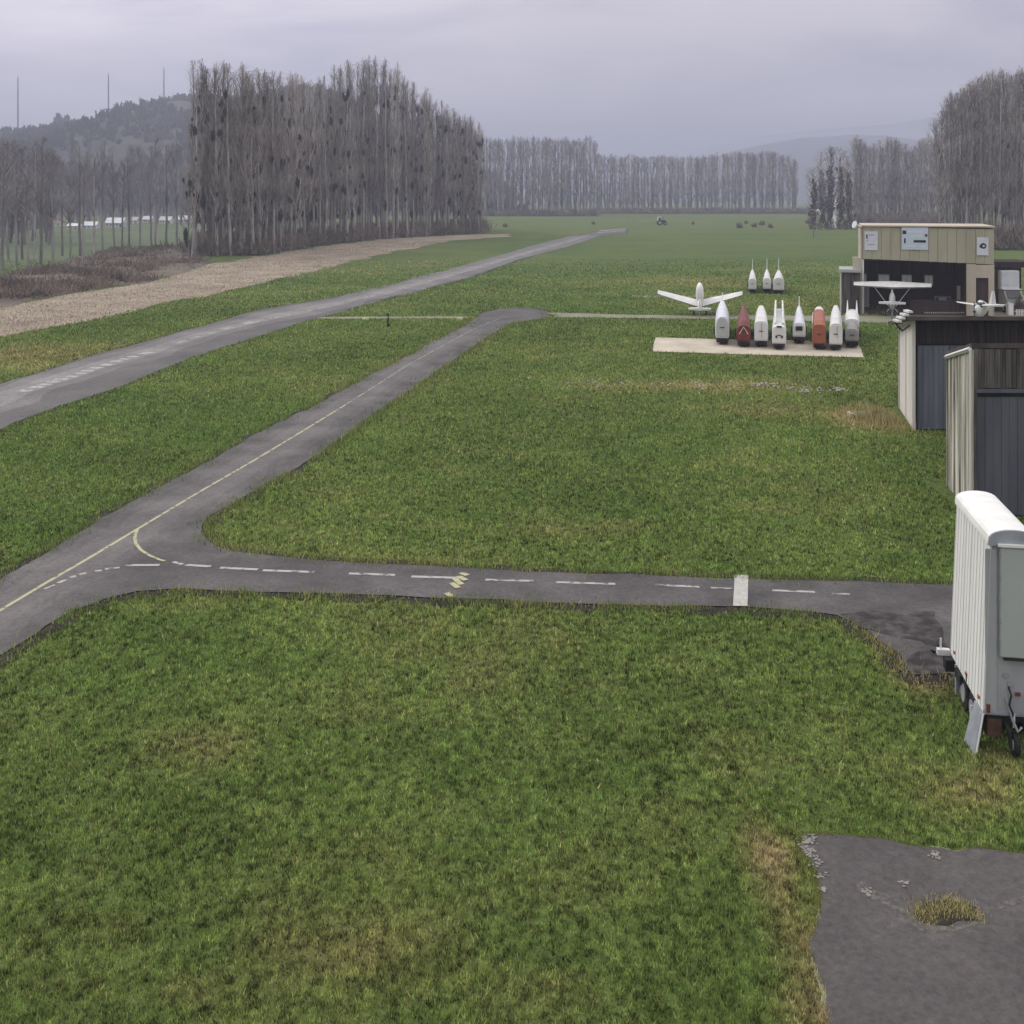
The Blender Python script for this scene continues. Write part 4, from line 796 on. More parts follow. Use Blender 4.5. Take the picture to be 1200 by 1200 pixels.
# ------------------------------------------------------------------ aircraft (seen from astern)
def aircraft(label, loc, rz, span, wing_z, high, dihedral, body_w, fin_top, tail_span, tail_z, fuse_top, cover=False, length=5.2, chord=.95, cat='aeroplane', name='light_aircraft', m='white_paint', thick=.085):
    rz -= math.atan2(loc[0], loc[1])
    t = thing(name, label, cat, loc, rz)
    hw = body_w / 2; zc = tail_z
    S = [(0, .05, tail_z + .05, .07), (length * .35, hw * .45, tail_z + .05, .16), (length * .55, hw * .9, (fuse_top + .4) / 2, (fuse_top - .4) / 2 * .8), (length * .72, hw, (fuse_top + .4) / 2, (fuse_top - .4) / 2), (length * .86, hw * .9, (fuse_top * .8 + .45) / 2, (fuse_top * .8 - .45) / 2), (length, hw * .35, .85, .18)]
    MB().loft([[(hx * math.cos(2 * math.pi * k / 14), y, z + hz * math.sin(2 * math.pi * k / 14)) for k in range(14)] for y, hx, z, hz in S]).done('fuselage', m, t, smooth=True)
    if cover: MB().loft([[(hx * math.cos(2 * math.pi * k / 14), y, z + hz * math.sin(2 * math.pi * k / 14)) for k in range(14)] for y, hx, z, hz in [(length * .45, hw * .8, 1.45, .55), (length * .50, hw * 1.05, 1.5, .68), (length * .72, hw * 1.05, 1.5, .7), (length * .80, hw * .8, 1.2, .4)]]).done('canopy_cover', 'roof_white', t, smooth=True)
    else: MB().loft([[(hx * math.cos(2 * math.pi * k / 12), y, z + hz * math.sin(2 * math.pi * k / 12)) for k in range(12)] for y, hx, z, hz in [(length * .6, hw * .8, fuse_top - .3, .2), (length * .7, hw * 1.02, fuse_top - .32, .26), (length * .84, hw * .85, fuse_top - .38, .2)]]).done('windscreen', 'glass', t, smooth=True)
    wy = length * .68
    for s_ in (-1, 1):
        b = MB(); zr = wing_z; zt = wing_z + dihedral; secs = []
        for q in (0.0, .5, .85, 1.0):
            ch = chord * (1 - .38 * q ** 1.5) * (.55 if q == 1 else 1); th = thick * (1 - .45 * q); x = s_ * (.004 + (span / 2 - .004) * q); z = zr + (zt - zr) * q
            secs.append([(x, wy - ch * .5, z), (x, wy - ch * .1, z - th * .4), (x, wy + ch * .45, z - th * .4), (x, wy + ch * .5, z + th * .2), (x, wy + ch * .3, z + th), (x, wy - ch * .1, z + th * .7)])
        b.loft(secs).done('wing', m, t)
        MB().loft([[(s_ * .03, -.1, tail_z), (s_ * .03, .42, tail_z), (s_ * .03, .42, tail_z + .17), (s_ * .03, -.1, tail_z + .15)], [(s_ * tail_span / 2, .02, tail_z + .02), (s_ * tail_span / 2, .34, tail_z + .02), (s_ * tail_span / 2, .34, tail_z + .13), (s_ * tail_span / 2, .02, tail_z + .12)]]).done('tailplane', m, t)
        if high: MB().tube([(s_ * hw, wy, .65), (s_ * span * .24, wy, wing_z + dihedral * .5 - .02)], .025, 6).done('wing_strut', 'white_paint', t)
        MB().tube([(s_ * hw * .5, wy + .1, .55), (s_ * .42, wy + .05, .22)], .04, 6).done('gear_leg', 'grey_metal', t); wheel(t, (s_ * .42, wy + .05, .17), .17, .09)
    MB().loft([[(-.09, -.12, tail_z), (.09, -.12, tail_z), (.09, .75, tail_z), (-.09, .75, tail_z)], [(-.02, -.02, fin_top), (.02, -.02, fin_top), (.02, .34, fin_top), (-.02, .34, fin_top)]]).done('fin', m, t)
    MB().loft([[(-.02, length + .04, .85 + a * .55 - .0), (.02, length + .07, .85 + a * .55), (.02, length + .07, .85 + a * .55 + .01), (-.02, length + .04, .85 + a * .55 + .01)] for a in (-1, 0, 1)]).done('propeller', 'black', t)
    MB().tube([(0, length - .02, .85), (0, length + .1, .85), (0, length + .2, .85)], [.09, .08, .02], 10).done('spinner', 'black', t)
    MB().tube([(0, .12, tail_z), (0, .08, .12)], .03, 5).done('tail_leg', 'grey_metal', t); wheel(t, (0, .08, .09), .09, .05)
    return t
Y0 = 71.3
aircraft('white low-wing aircraft with a covered cockpit parked on the path left of the trailers', (PX(820, Y0), Y0, 0), 0, 98 * 74.5 / F, .62, False, .82, .5, 1.35, 1.45, .66, 1.65, cover=True, length=5.0, thick=.36, chord=1.4)
Y0 = 72.0
aircraft('white high-wing light aircraft with its tail towards us in front of the beige hangar', (PX(1045.5, Y0), Y0, 0), 0, 85 * 75 / F, 1.98, True, .06, .42, 1.95, 30 * 72 / F, .98, 1.75, length=3.1, chord=1.1, thick=.34)
Y0 = 70.0
aircraft('white aircraft parked nose towards us right of the beige hangar door', (PX(1165, Y0), Y0, .12), R(160), 2.9, 1.15, False, .12, .5, 1.9, 1.2, .95, 1.5, length=3.2)

# ------------------------------------------------------------------ beige hangar
YB = 75.4; s_ = YB / F
def zx(px, py, Y=YB): return PX(px, Y), PZ(py, Y)
TH = R(16); HX = PX(1010.5, YB)
def lx(px):
    """distance along the turned front wall that shows at this column"""
    return ((px - 600) * YB / F - HX) / (math.cos(TH) + (px - 600) * math.sin(TH) / F)
def lz(px, py): return CAMH - (py - HOR) * (YB - lx(px) * math.sin(TH)) / F
hg = thing('beige_hangar', 'beige clubhouse hangar with an open front and three white signs on its fascia', 'hangar', (HX, YB, 0), -TH)
def hb(name, px0, px1, py0, py1, y0, y1, m, parent=hg):
    x0, x1 = lx(px0), lx(px1); pm = (px0 + px1) / 2; z1, z0 = max(0, lz(pm, py0)), max(0, lz(pm, py1))
    return MB().box(((x0 + x1) / 2, (y0 + y1) / 2, (z0 + z1) / 2), (x1 - x0, abs(y1 - y0), z1 - z0)).done(name, m, parent)
DEP = 6.5
# ribbed fascia: one sheet panel after the other
npan = 14; x0, x1 = 1011.0, 1165.0
for k in range(npan):
    a = x0 + (x1 - x0) * k / npan; b_ = x0 + (x1 - x0) * (k + 1) / npan - .35; m_ = (a + b_) / 2
    hb('fascia_sheet', a, b_, 265.9 + (m_ - x0) * .017, 303 + (m_ - x0) * .044, -.12 + .015 * (k % 2), 0, 'beige')
MB().box(((lx(1009.5) + lx(1166)) / 2, DEP / 2 - .1, 5.99), (lx(1166) - lx(1009.5), DEP + .25, .09)).done('roof_edge', 'beige_light', hg)
hb('corner_post', 1132.5, 1143.5, 309.4, 370, -.10, .10, 'beige_light')
hb('side_pier', 1158.2, 1165, 310.2, 370, -.10, .10, 'beige_light')
hb('door_head', 1143.5, 1158.2, 310.3, 325.5, -.10, .10, 'beige_light')
hb('side_door', 1143.5, 1158.2, 325.8, 370, .10, .16, 'inner')
MB().box((lx(1005) + .25, DEP / 2, 2.96), (.12, DEP, 5.92)).done('left_wall', 'beige_light', hg)
MB().box((lx(1164), DEP / 2 + .15, 2.93), (.12, DEP - .3, 5.86)).done('right_wall', 'beige_light', hg)
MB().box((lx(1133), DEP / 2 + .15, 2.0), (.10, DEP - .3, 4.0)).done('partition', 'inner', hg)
# back wall with four real window openings
xl, xr = lx(1005) + .3, lx(1164); yb = DEP
wins = [(lx(c), w2) for c, w2 in ((1016, .36), (1041, .8), (1070, .7), (1098, .6))]; z0w, z1w = 1.55, 2.3
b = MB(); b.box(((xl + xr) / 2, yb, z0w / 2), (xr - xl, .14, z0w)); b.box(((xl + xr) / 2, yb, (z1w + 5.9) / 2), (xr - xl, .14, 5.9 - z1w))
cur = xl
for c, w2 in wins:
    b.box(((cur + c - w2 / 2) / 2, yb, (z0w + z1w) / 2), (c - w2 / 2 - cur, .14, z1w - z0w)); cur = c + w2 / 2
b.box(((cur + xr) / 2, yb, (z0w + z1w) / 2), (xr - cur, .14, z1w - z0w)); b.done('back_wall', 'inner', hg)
gm = bpy.data.materials.new('window_glass'); gm.use_nodes = True; gb = gm.node_tree.nodes['Principled BSDF']; gb.inputs['Transmission Weight'].default_value = 1; gb.inputs['Base Color'].default_value = (.80, .82, .88, 1); gb.inputs['Roughness'].default_value = .75; gb.inputs['IOR'].default_value = 1.15; gb.inputs['Transmission Weight'].default_value = .6; M['window_glass'] = gm
for c, w2 in wins:
    f = MB()
    for dx in (-w2 / 2 + .03, 0, w2 / 2 - .03): f.box((c + dx, yb - .09, (z0w + z1w) / 2), (.05, .05, z1w - z0w))
    for zz_ in (z0w + .03, z1w - .03): f.box((c, yb - .125, zz_), (w2, .03, .05))
    f = f.done('window', 'white_paint', hg); MB().box((c, yb, (z0w + z1w) / 2), (w2 - .02, .01, z1w - z0w - .02)).done('pane', 'window_glass', f)
MB().box(((xl + xr) / 2, DEP / 2, .04), (xr - xl - .2, DEP - .3, .05)).done('floor', mat('hangar_floor', (.09, .07, .06), .8, (.14, .11, .1), .6), hg)
for k in range(9):
    MB().box((xl + .5 + k * (lx(1130) - xl - .6) / 8, DEP - .2, 3.1), (.08, .08, 1.6)).done('wall_batten', 'board_grey', hg)
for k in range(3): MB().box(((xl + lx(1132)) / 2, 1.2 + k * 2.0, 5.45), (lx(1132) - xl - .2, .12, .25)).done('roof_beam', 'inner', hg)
hb('eave_band', 1011.5, 1134, 303, 306, .02, .12, 'roof_brown'); hb('left_jamb', 1010.6, 1012.4, 304, 370, -.06, .08, 'white_paint')
# signs: flat boards, generic unreadable print
def sign(px0, px1, py0, py1, m, label, marks):
    yy = -.17; x0, x1 = lx(px0), lx(px1); pm = (px0 + px1) / 2; z1, z0 = lz(pm, py0), lz(pm, py1)
    t = tag(MB().box(((x0 + x1) / 2, yy, (z0 + z1) / 2), (x1 - x0, .05, z1 - z0)).done('sign_board', m), label, 'sign'); t.location = (HX, YB, 0); t.rotation_euler = (0, 0, -TH)
    for mx_, mz, mw, mh, mm in marks:
        MB().box((x0 + (x1 - x0) * mx_, yy - .03, z1 - (z1 - z0) * mz), ((x1 - x0) * mw, .012, (z1 - z0) * mh)).done('print', mm, t)
    return t
sign(1013, 1028.5, 271, 293, 'sign', 'white upright sign with small dark print at the left end of the beige hangar fascia', [(.18, .28, .10, .22, 'black'), (.55, .2, .5, .05, 'grey_metal'), (.55, .45, .55, .05, 'blue_white'), (.5, .7, .5, .05, 'grey_metal'), (.2, .5, .12, .06, 'grey_metal')])
sign(1056.5, 1087.5, 266.5, 292.5, 'sign_blue', 'wide pale blue sign with dark lettering in the middle of the beige hangar fascia', [(.10, .22, .14, .16, 'black'), (.12, .6, .06, .22, 'black'), (.5, .2, .55, .10, 'blue_white'), (.55, .40, .5, .10, 'sign'), (.68, .62, .46, .11, 'black'), (.92, .35, .1, .12, 'dark_red'), (.3, .62, .1, .1, 'white_paint'), (.5, .85, .8, .08, 'blue_white')])
sg = sign(1144.5, 1158, 278, 299, 'sign', 'small white sign with a black emblem at the right end of the beige fascia', [(.3, .5, .16, .16, 'black')])
o = MB().tube([(lx(1151.8), -.21, lz(1152, 288)), (lx(1151.8), -.197, lz(1152, 288))], .19, 16).done('emblem', 'black', sg)
o = MB().tube([(lx(1152.3), -.216, lz(1152, 288)), (lx(1152.3), -.211, lz(1152, 288))], .07, 12).done('emblem_centre', 'sign', sg)
# horn loudspeaker on the roof corner
t = thing('loudspeaker', 'white horn loudspeaker on the left roof corner of the beige hangar', 'loudspeaker', (PX(1003, YB), YB - .1, PZ(266, YB)))
MB().tube([(.15, 0, .05), (0, -.06, .12), (-.18, -.12, .18)], [.05, .10, .26], 12).done('horn', 'white_paint', t); MB().tube([(.25, .02, -.05), (.12, 0, .05)], .05, 6).done('bracket', 'grey_metal', t)
# left annex
an = thing('wooden_annex', 'dark plank lean-to with a flat grey roof at the left end of the beige hangar', 'shed', (HX, YB, 0), -TH)
zt = lz(996, 319); xa0, xa1 = lx(986), lx(1008.5)
for k in range(9): MB().box((xa0 + (k + .5) * (xa1 - xa0) / 9, -.2 + .012 * (k % 2), zt / 2), ((xa1 - xa0) / 9 - .015, .05, zt)).done('plank', 'board_grey', an)
MB().box(((xa0 + xa1) / 2, 1.35, zt / 2), (xa1 - xa0 - .08, 3.0, zt - .05)).done('walls', 'board_grey', an)
MB().box(((lx(983.5) + lx(1008.5)) / 2, 1.2, zt + .12), (lx(1008.5) - lx(983.5), 3.4, .2)).done('roof', 'panel_grey', an)
MB().box((lx(1004), .4, zt + .62), (.5, .8, .8)).done('parapet', 'beige_light', an); MB().box((lx(985), -.27, zt / 2), (.09, .09, zt)).done('post', 'wall_white', an)
def inside(px, yy, dx, dz, name, label, cat, m, parts):
    t = thing(name, label, cat, Vector((HX, YB, .07)) + Matrix.Rotation(-TH, 3, 'Z') @ Vector((lx(px), yy, 0)), -TH)
    for nm, c, d_, mm in parts: MB().box(c, d_).done(nm, mm, t)
inside(1017, 4.6, 0, 0, 'cabinet', 'tall white cabinet inside the beige hangar by its left wall', 'cabinet', '', [('case', (0, 0, .9), (.45, .5, 1.8), 'white_paint'), ('door', (-.105, -.27, .9), (.19, .03, 1.7), 'panel_grey'), ('door', (.105, -.27, .9), (.19, .03, 1.7), 'panel_grey')])
inside(1112, 4.4, 0, 0, 'workbench', 'grey workbench inside the beige hangar on the right', 'workbench', '', [('top', (0, 0, .85), (1.1, .6, .07), 'panel_grey'), ('leg', (-.48, -.2, .41), (.07, .07, .82), 'grey_metal'), ('leg', (.48, -.2, .41), (.07, .07, .82), 'grey_metal'), ('drawer', (0, -.05, .66), (.5, .5, .26), 'white_paint')])
inside(1128, 2.4, 0, 0, 'door_leaf', 'pale folded door leaf standing at the right side of the hangar opening', 'door', '', [('panel', (0, 0, .9), (.22, .12, 1.8), 'beige_light'), ('panel', (.02, .14, .9), (.22, .12, 1.7), 'wall_white')])
# low slatted barrier in front of the opening
fe = thing('slat_barrier', 'low dark brown slatted barrier with pale pegs in front of the beige hangar opening', 'fence', (PX(1100, 74.6), 74.6, 0)); fx = PX(1100, 74.6)
for k in range(26):
    xk = PX(1068.5 + k * 2.5, 74.6) - fx; MB().box((xk, .01 * (k % 2), .52), (.12, .05, 1.02)).done('slat', 'inner', fe)
    if k % 1 == 0 and 5 < k < 25: MB().box((xk, -.08, .18), (.055, .06, .09)).done('peg', 'wall_white', fe)
MB().box((0, .06, .9), (3.7, .05, .1)).done('rail', 'board_dark', fe)
# things right of the hangar
t = thing('side_canopy', 'dark flat canopy attached right of the beige hangar', 'shelter', (PX(1190, 77), 77, 0)); cx = PX(1190, 77)
MB().box((0, 1.5, PZ(310, 77)), (3.1, 3.4, .38)).done('roof', 'board_dark', t); MB().box((PX(1168, 77) - cx, 1.5, 1.5), (.4, 3, 2.9)).done('side_wall', 'inner', t)
MB().box((0.3, 3.1, 1.5), (3.0, .1, 2.9)).done('back_wall', 'inner', t); MB().tube([(1.4, 0, 0), (1.4, 0, 3.0)], .05, 6).done('post', 'grey_metal', t)
# box van, nose towards us
YV = 76.3; vx = PX(1185.5, YV); t = thing('box_van', 'white box van with a high body over its cab, under the dark canopy', 'van', (vx, YV, 0))
MB().box((0, 1.4, 2.2), (1.28, 2.4, 1.35)).done('box_body', 'white_paint', t, bevel=.05); MB().box((0, .18, 2.35), (1.2, .03, .95)).done('front_panel', 'blue_white', t)
MB().box((0, .03, 1.60), (1.3, .4, .07)).done('visor', 'white_paint', t)
MB().loft([[(-.6, y, z) for y, z in ((-.55, .4), (-.6, .95), (-.1, 1.5), (.9, 1.5), (.9, .4))], [(.6, y, z) for y, z in ((-.55, .4), (-.6, .95), (-.1, 1.5), (.9, 1.5), (.9, .4))]]).done('cab', 'panel_grey', t)
MB().poly([(-.52, -.60, 1.0), (.52, -.60, 1.0), (.48, -.15, 1.47), (-.48, -.15, 1.47)], .03).done('windscreen', 'glass', t)
for s2 in (-1, 1):
    MB().box((s2 * .45, -.62, .72), (.2, .06, .14)).done('headlight', 'sign', t); wheel(t, (s2 * .55, -.1, .27), .27, .14); wheel(t, (s2 * .55, 1.9, .27), .27, .14)
MB().box((0, -.62, .5), (1.2, .1, .14)).done('bumper', 'black', t)
# white panels / low fence along the yard
t = thing('white_fence', 'low white panel fence along the yard right of the parked aircraft', 'fence', (PX(1195, 74.2), 74.2, 0))
for k in range(10): MB().box((-.2 + k * .17, 0, .22), (.12, .03, .44)).done('picket', 'white_paint', t)
MB().box((.55, .03, .3), (1.8, .03, .06)).done('rail', 'white_paint', t)
t = tag(MB().box((0, 0, .42), (.36, .3, .84)).done('white_cabinet', 'white_paint'), 'small white cabinet standing between the parked aircraft and the white fence', 'cabinet'); t.location = (PX(1183.5, 74.3), 74.3, 0)
MB().box((0, -.16, .42), (.3, .02, .74)).done('door', 'roof_white', t)
# brown bare shrub before the van
n = 160; v = rng.normal(0, 1, (n, 3)); v[:, 2] = np.abs(v[:, 2]); v /= np.linalg.norm(v, axis=1, keepdims=True)
vt = spikes(v * .1, v * np.array([.45, .45, 1.35]) * (.6 + .5 * rng.random((n, 1))), np.full(n, .05), np.full(n, .02)); o = mesh_np('shrub', vt[0], vt[1], M['scrub']); o.location = (PX(1194, 75), 75, 0); tag(o, 'dark brown shrub in front of the white box van', 'shrub')

# ------------------------------------------------------------------ the two dark hangars on the right
def dark_hangar(name, label, XN, YN, XF, YF, zt, ztb, wid, fascia_z, door_top, board, doorm, wallm, seams, post, roof_over=(.0, .0), roofm='roof_brown', bw=.135, gap_beam=True, leafw=1.25):
    t = thing(name, label, 'hangar', (XN, YN, 0)); dxx = XF - XN; dyy = YF - YN; Lw = math.hypot(dxx, dyy)
    nrm = Vector((-dyy, dxx, 0)).normalized()      # outwards, to the left
    for a, b_ in zip(seams, seams[1:]):             # side wall sheets
        P0 = Vector((dxx * a, dyy * a, 0)); P1 = Vector((dxx * b_, dyy * b_, 0)) - Vector((dxx, dyy, 0)).normalized() * .045
        za, zb = zt + (ztb - zt) * a - .02, zt + (ztb - zt) * b_ - .02
        MB().poly([P0 - Vector((0, 0, 0)), P1, P1 + Vector((0, 0, zb)), P0 + Vector((0, 0, za))], .05).done('wall_sheet', wallm, t)
        q = P1 + nrm * .03
        MB().tube([q, q + Vector((0, 0, zb - .02))], .014, 4).done('batten', wallm, t)
    MB().tube([nrm * .03, nrm * .03 + Vector((0, 0, zt))], .035, 4).done('corner_trim', 'wall_white', t)
    MB().tube([nrm * .05 + Vector((0, -.02, zt)), Vector((dxx, dyy, ztb)) + nrm * .05], .06, 4).done('verge_trim', 'white_paint', t)
    # backing walls and roof
    MB().box((wid / 2 + dxx, YF - YN + .05, ztb / 2), (wid, .1, ztb - .05)).done('back_wall', board, t); MB().box((wid, dyy / 2, ztb / 2), (.1, dyy - .1, ztb - .05)).done('right_wall', board, t)
    MB().loft([[(-roof_over[0], -roof_over[1], zt + .02), (wid, -roof_over[1], zt + .02), (wid, -roof_over[1], zt + .15), (-roof_over[0], -roof_over[1], zt + .15)],
               [(dxx - roof_over[0], dyy + .15, ztb + .02), (wid, dyy + .15, ztb + .02), (wid, dyy + .15, ztb + .13), (dxx - roof_over[0], dyy + .15, ztb + .13)]]).done('roof', roofm, t)
    k = 0; x = .05
    while x < wid - .1:                             # fascia boards one by one
        MB().box((x + bw / 2, .02 + .012 * (k % 2) + .006 * random.random(), (zt + fascia_z) / 2), (bw - .012, .03, zt - fascia_z + random.uniform(-.03, .03))).done('board', board, t); x += bw; k += 1
    MB().box((post / 2 + .01, .05, fascia_z / 2), (post, .08, fascia_z - .02)).done('door_post', board, t)
    if gap_beam: MB().box((wid / 2 + post / 2, .03, (fascia_z + door_top) / 2 + .05), (wid - post, .06, (fascia_z - door_top) * .42)).done('door_track', doorm, t)
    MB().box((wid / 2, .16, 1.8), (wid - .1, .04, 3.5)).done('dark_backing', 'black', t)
    x = post + .02; k = 0
    while x < wid - .2:                             # sliding leaves of upright boards
        lf = MB().box((x + leafw / 2, .125, door_top / 2 + .02), (leafw - .03, .02, door_top - .04)).done('door_leaf', doorm, t); nb = 6; pw = (leafw - .03) / nb
        for q in range(nb): MB().box((x + .015 + pw * (q + .5), .095 - .006 * (q % 2), door_top / 2 + .02), (pw - .008, .028, door_top - .06)).done('plank', doorm, lf)
        x += leafw; k += 1
    return t
h1 = dark_hangar('grey_hangar', 'nearer hangar with stained pale side wall and grey sliding doors, behind the white box trailer', PX(1138.5, 27.6), 27.6, PX(1110.5, 30.7), 30.7, 4.20, 3.55, 4.6, PZ(455, 27.6), PZ(466, 27.6), 'board_grey', 'door_grey', 'wall_stained', [0, .22, .45, .68, .84, 1.0], .13)
h2 = dark_hangar('brown_hangar', 'farther hangar with clean white side, dark boards and blue-grey door under a brown roof', PX(1071, 37.8), 37.8, PX(1054, 41.9), 41.9, 3.80, 3.12, 5.6, PZ(403, 37.8), PZ(405, 37.8), 'board_dark', 'door_blue', 'wall_white', [0, .5, 1.0], .12, (.38, .42), gap_beam=False, leafw=1.1)
# white/dark folded cover on the roof corner
t = thing('folded_cover', 'white and dark striped folded cover hanging over the roof corner of the brown hangar', 'cover', (PX(1059, 37.6), 37.6, 3.72))
for k in range(4):
    MB().box((-.22 + k * .13, .02 * k, .06 + k * .105), (.15, .5, .07), 0).done('white_fold', 'white_paint', t); MB().box((-.19 + k * .13, .02 * k + .02, .005 + k * .105), (.16, .44, .04), 0).done('dark_fold', 'black', t)
MB().tube([(-.25, .1, -.05), (.0, .12, -.3), (.24, .1, -.1)], .03, 5).done('strap', 'black', t)

# ------------------------------------------------------------------ white box trailer, front right
u = Vector((.37, 2.13, 0)).normalized(); v = Vector((u.y, -u.x, 0)); P0 = Vector((6.80, 16.0, 0)); rz = math.atan2(v.y, v.x)
t = thing('box_trailer', 'tall white ribbed box trailer with a rounded roof and grey end wall', 'trailer', P0, rz)
LN, WD, ZB, ZS, ZA = 2.16, .80, .53, 3.03, 3.20
def TX(zz_): return .10 * (zz_ - ZB) / (ZS - ZB)   # slight tumblehome of the sides
nr = 12
for k in range(nr):                                # ribbed side, sheet by sheet
    y0 = LN * k / nr; y1 = LN * (k + 1) / nr
    MB().loft([[(0, y0 + .004, ZB), (0, y1 - .004, ZB), (.05, y1 - .004, ZB), (.05, y0 + .004, ZB)], [(TX(ZS), y0 + .004, ZS), (TX(ZS), y1 - .004, ZS), (.05 + TX(ZS), y1 - .004, ZS), (.05 + TX(ZS), y0 + .004, ZS)]]).done('side_sheet', 'trailer_white', t)
    MB().tube([(-.006, y1, ZB), (TX(ZS) - .006, y1, ZS)], .004, 6).done('rib', 'trailer_white', t)
MB().loft([[(.05, 0.03, ZB), (.05, LN - .03, ZB), (WD, LN - .03, ZB), (WD, .03, ZB)], [(.05 + TX(ZS), .03, ZS), (.05 + TX(ZS), LN - .03, ZS), (WD - TX(ZS), LN - .03, ZS), (WD - TX(ZS), .03, ZS)]]).done('body', 'trailer_white', t)
def arch(y, e=0.0):
    a0, a1 = TX(ZS) - .03 - e, WD - TX(ZS) + .03 + e; c, hw = (a0 + a1) / 2, (a1 - a0) / 2
    return [(a0, y, ZS - .05)] + [(c - hw * math.cos(math.pi * k / 12), y, ZS + (ZA - ZS + e) * math.sin(math.pi * k / 12) ** .7) for k in range(13)] + [(a1, y, ZS - .05)]
MB().loft([arch(-.03), arch(LN * .5), arch(LN + .03)]).done('roof', 'roof_white', t)
MB().loft([arch(-.045, .012), arch(.0, .012)]).done('roof_trim', 'grey_metal', t)
MB().loft([[(0, -.0, ZB), (WD, -.0, ZB), (WD, .03, ZB), (0, .03, ZB)], [(TX(ZS), 0, ZS), (WD - TX(ZS), 0, ZS), (WD - TX(ZS), .03, ZS), (TX(ZS), .03, ZS)]]).done('end_wall', 'trailer_end', t)
MB().box((.10, -.012, 1.75), (.16, .02, 2.35)).done('corner_panel', 'trailer_end', t, bevel=.006)
zt_, zb_ = PZ(640, 15.95), PZ(768, 15.95)
fl = MB().box((.40, -.05, (zt_ + zb_) / 2), (.38, .06, zt_ - zb_)).done('hatch', 'panel_grey', t, bevel=.012)
MB().box((.40, -.06, zt_ + .03), (.44, .09, .035)).done('hatch_hood', 'trailer_white', fl); MB().box((.42, -.085, zb_ - .02), (.34, .03, .03)).done('hatch_shade_strip', 'black', fl)  # black strip below the hatch puts in its shadow as colour
MB().box((.605, -.062, (zt_ + zb_) / 2 + .06), (.05, .06, zt_ - zb_ + .1)).done('yellow_strip', 'yellow', t)
MB().box((.72, -.04, 1.5), (.08, .04, 1.8)).done('right_frame', 'trailer_end', t)
MB().tube([(.0, -.005, ZB), (TX(ZS), -.005, ZS)], .018, 6).done('corner_trim', 'white_paint', t)
for zz_, x_ in ((1.0, .36), (.86, .46), (1.12, .30)): MB().box((x_, -.02, zz_), (.07, .015, .05)).done('plate', 'dark_red' if x_ > .4 else 'grey_metal', t)
MB().box((WD / 2, LN / 2, ZB - .05), (WD - .12, LN - .1, .10)).done('dark_underside', 'black', t)
wheel(t, (.08, LN * .62, .25), .25, .13); wheel(t, (WD - .08, LN * .62, .25), .25, .13); wheel(t, (.08, LN * .36, .25), .25, .13); wheel(t, (WD - .08, LN * .36, .25), .25, .13)
MB().tube([(.02, LN * .49, .30), (.02, LN * .49, ZB + .12)], .03, 6).done('jack_handle', 'black', t)
MB().tube([(-.06, LN * .24, .12), (-.05, LN * .24, .42)], .018, 6).done('white_peg', 'white_paint', t)
MB().tube([(-.0, LN * .8, .06), (.0, LN * .8, ZB)], .03, 6).done('support_leg', 'grey_metal', t)
MB().tube([(.25, LN, ZB - .08), (.02, LN + .45, ZB - .1), (-.05, LN + .7, ZB - .1)], .05, 6).done('drawbar', 'black', t)
MB().box((-.10, LN + .08, .52), (.20, .10, .09)).done('coupling', 'white_paint', t); MB().tube([(-.14, LN + .08, .55), (-.14, LN + .08, .74)], .016, 5).done('coupling_lever', 'white_paint', t)
MB().box((-.03, LN - .05, .38), (.16, .2, .18)).done('hitch_box', 'black', t); MB().box((.03, LN * .72, .42), (.12, .35, .14)).done('tool_box', 'black', t)
MB().box((.16, .12, .33), (.20, .16, .26)).done('gearbox', 'rust', t); MB().tube([(.3, .1, .46), (.34, -.05, .35), (.36, -.08, .1)], .035, 6).done('front_leg', 'black', t)
MB().tube([(.34, .0, .95), (.36, -.07, .86), (.33, -.08, .72), (.38, -.09, .6), (.36, -.07, .46)], .014, 6).done('cable', 'black', t)
MB().tube([(.40, -.06, .60), (.40, -.06, .40)], .016, 6).done('cable_plug', 'white_paint', t); MB().tube([(.30, -.03, .80), (.38, -.08, .5), (.44, -.1, .36), (.50, -.08, .42)], .02, 6).done('hose', 'grey_metal', t)
MB().tube([(.55, -.1, .02), (.55, -.1, .9)], .02, 6).done('prop_stand', 'grey_metal', t); wheel(t, (.42, -.05, .16), .16, .08)
for k in range(5): MB().box((.215, -.062, zb_ + .2 + k * (zt_ - zb_ - .3) / 4), (.03, .03, .10)).done('hinge', 'grey_metal', fl)
for k in range(3): MB().box((TX(ZB + .25) - .02, .25 + k * .8, ZB + .14), (.02, .07, .04)).done('side_marker', 'orange', t)
MB().box((.06, -.02, ZB + .10), (.05, .03, .12)).done('tail_light', 'dark_red', t); MB().box((.30, -.015, ZB + .05), (.62, .02, .05)).done('bottom_rail', 'grey_metal', t)
# loose board leaning on the corner
Q = [Vector((6.78, 15.97, .54)), Vector((6.86, 16.40, .54)), G(1131.5, 868), G(1143.5, 885)]
b = MB().poly([tuple(q) for q in Q], .025).done('leaning_panel', 'grey_metal'); tag(b, 'grey-blue metal panel leaning against the lower near corner of the white box trailer', 'panel')
MB().tube([Q[0], Q[3]], .016, 5).done('rim', 'white_paint', b); MB().tube([Q[1], Q[2]], .016, 5).done('rim', 'white_paint', b)

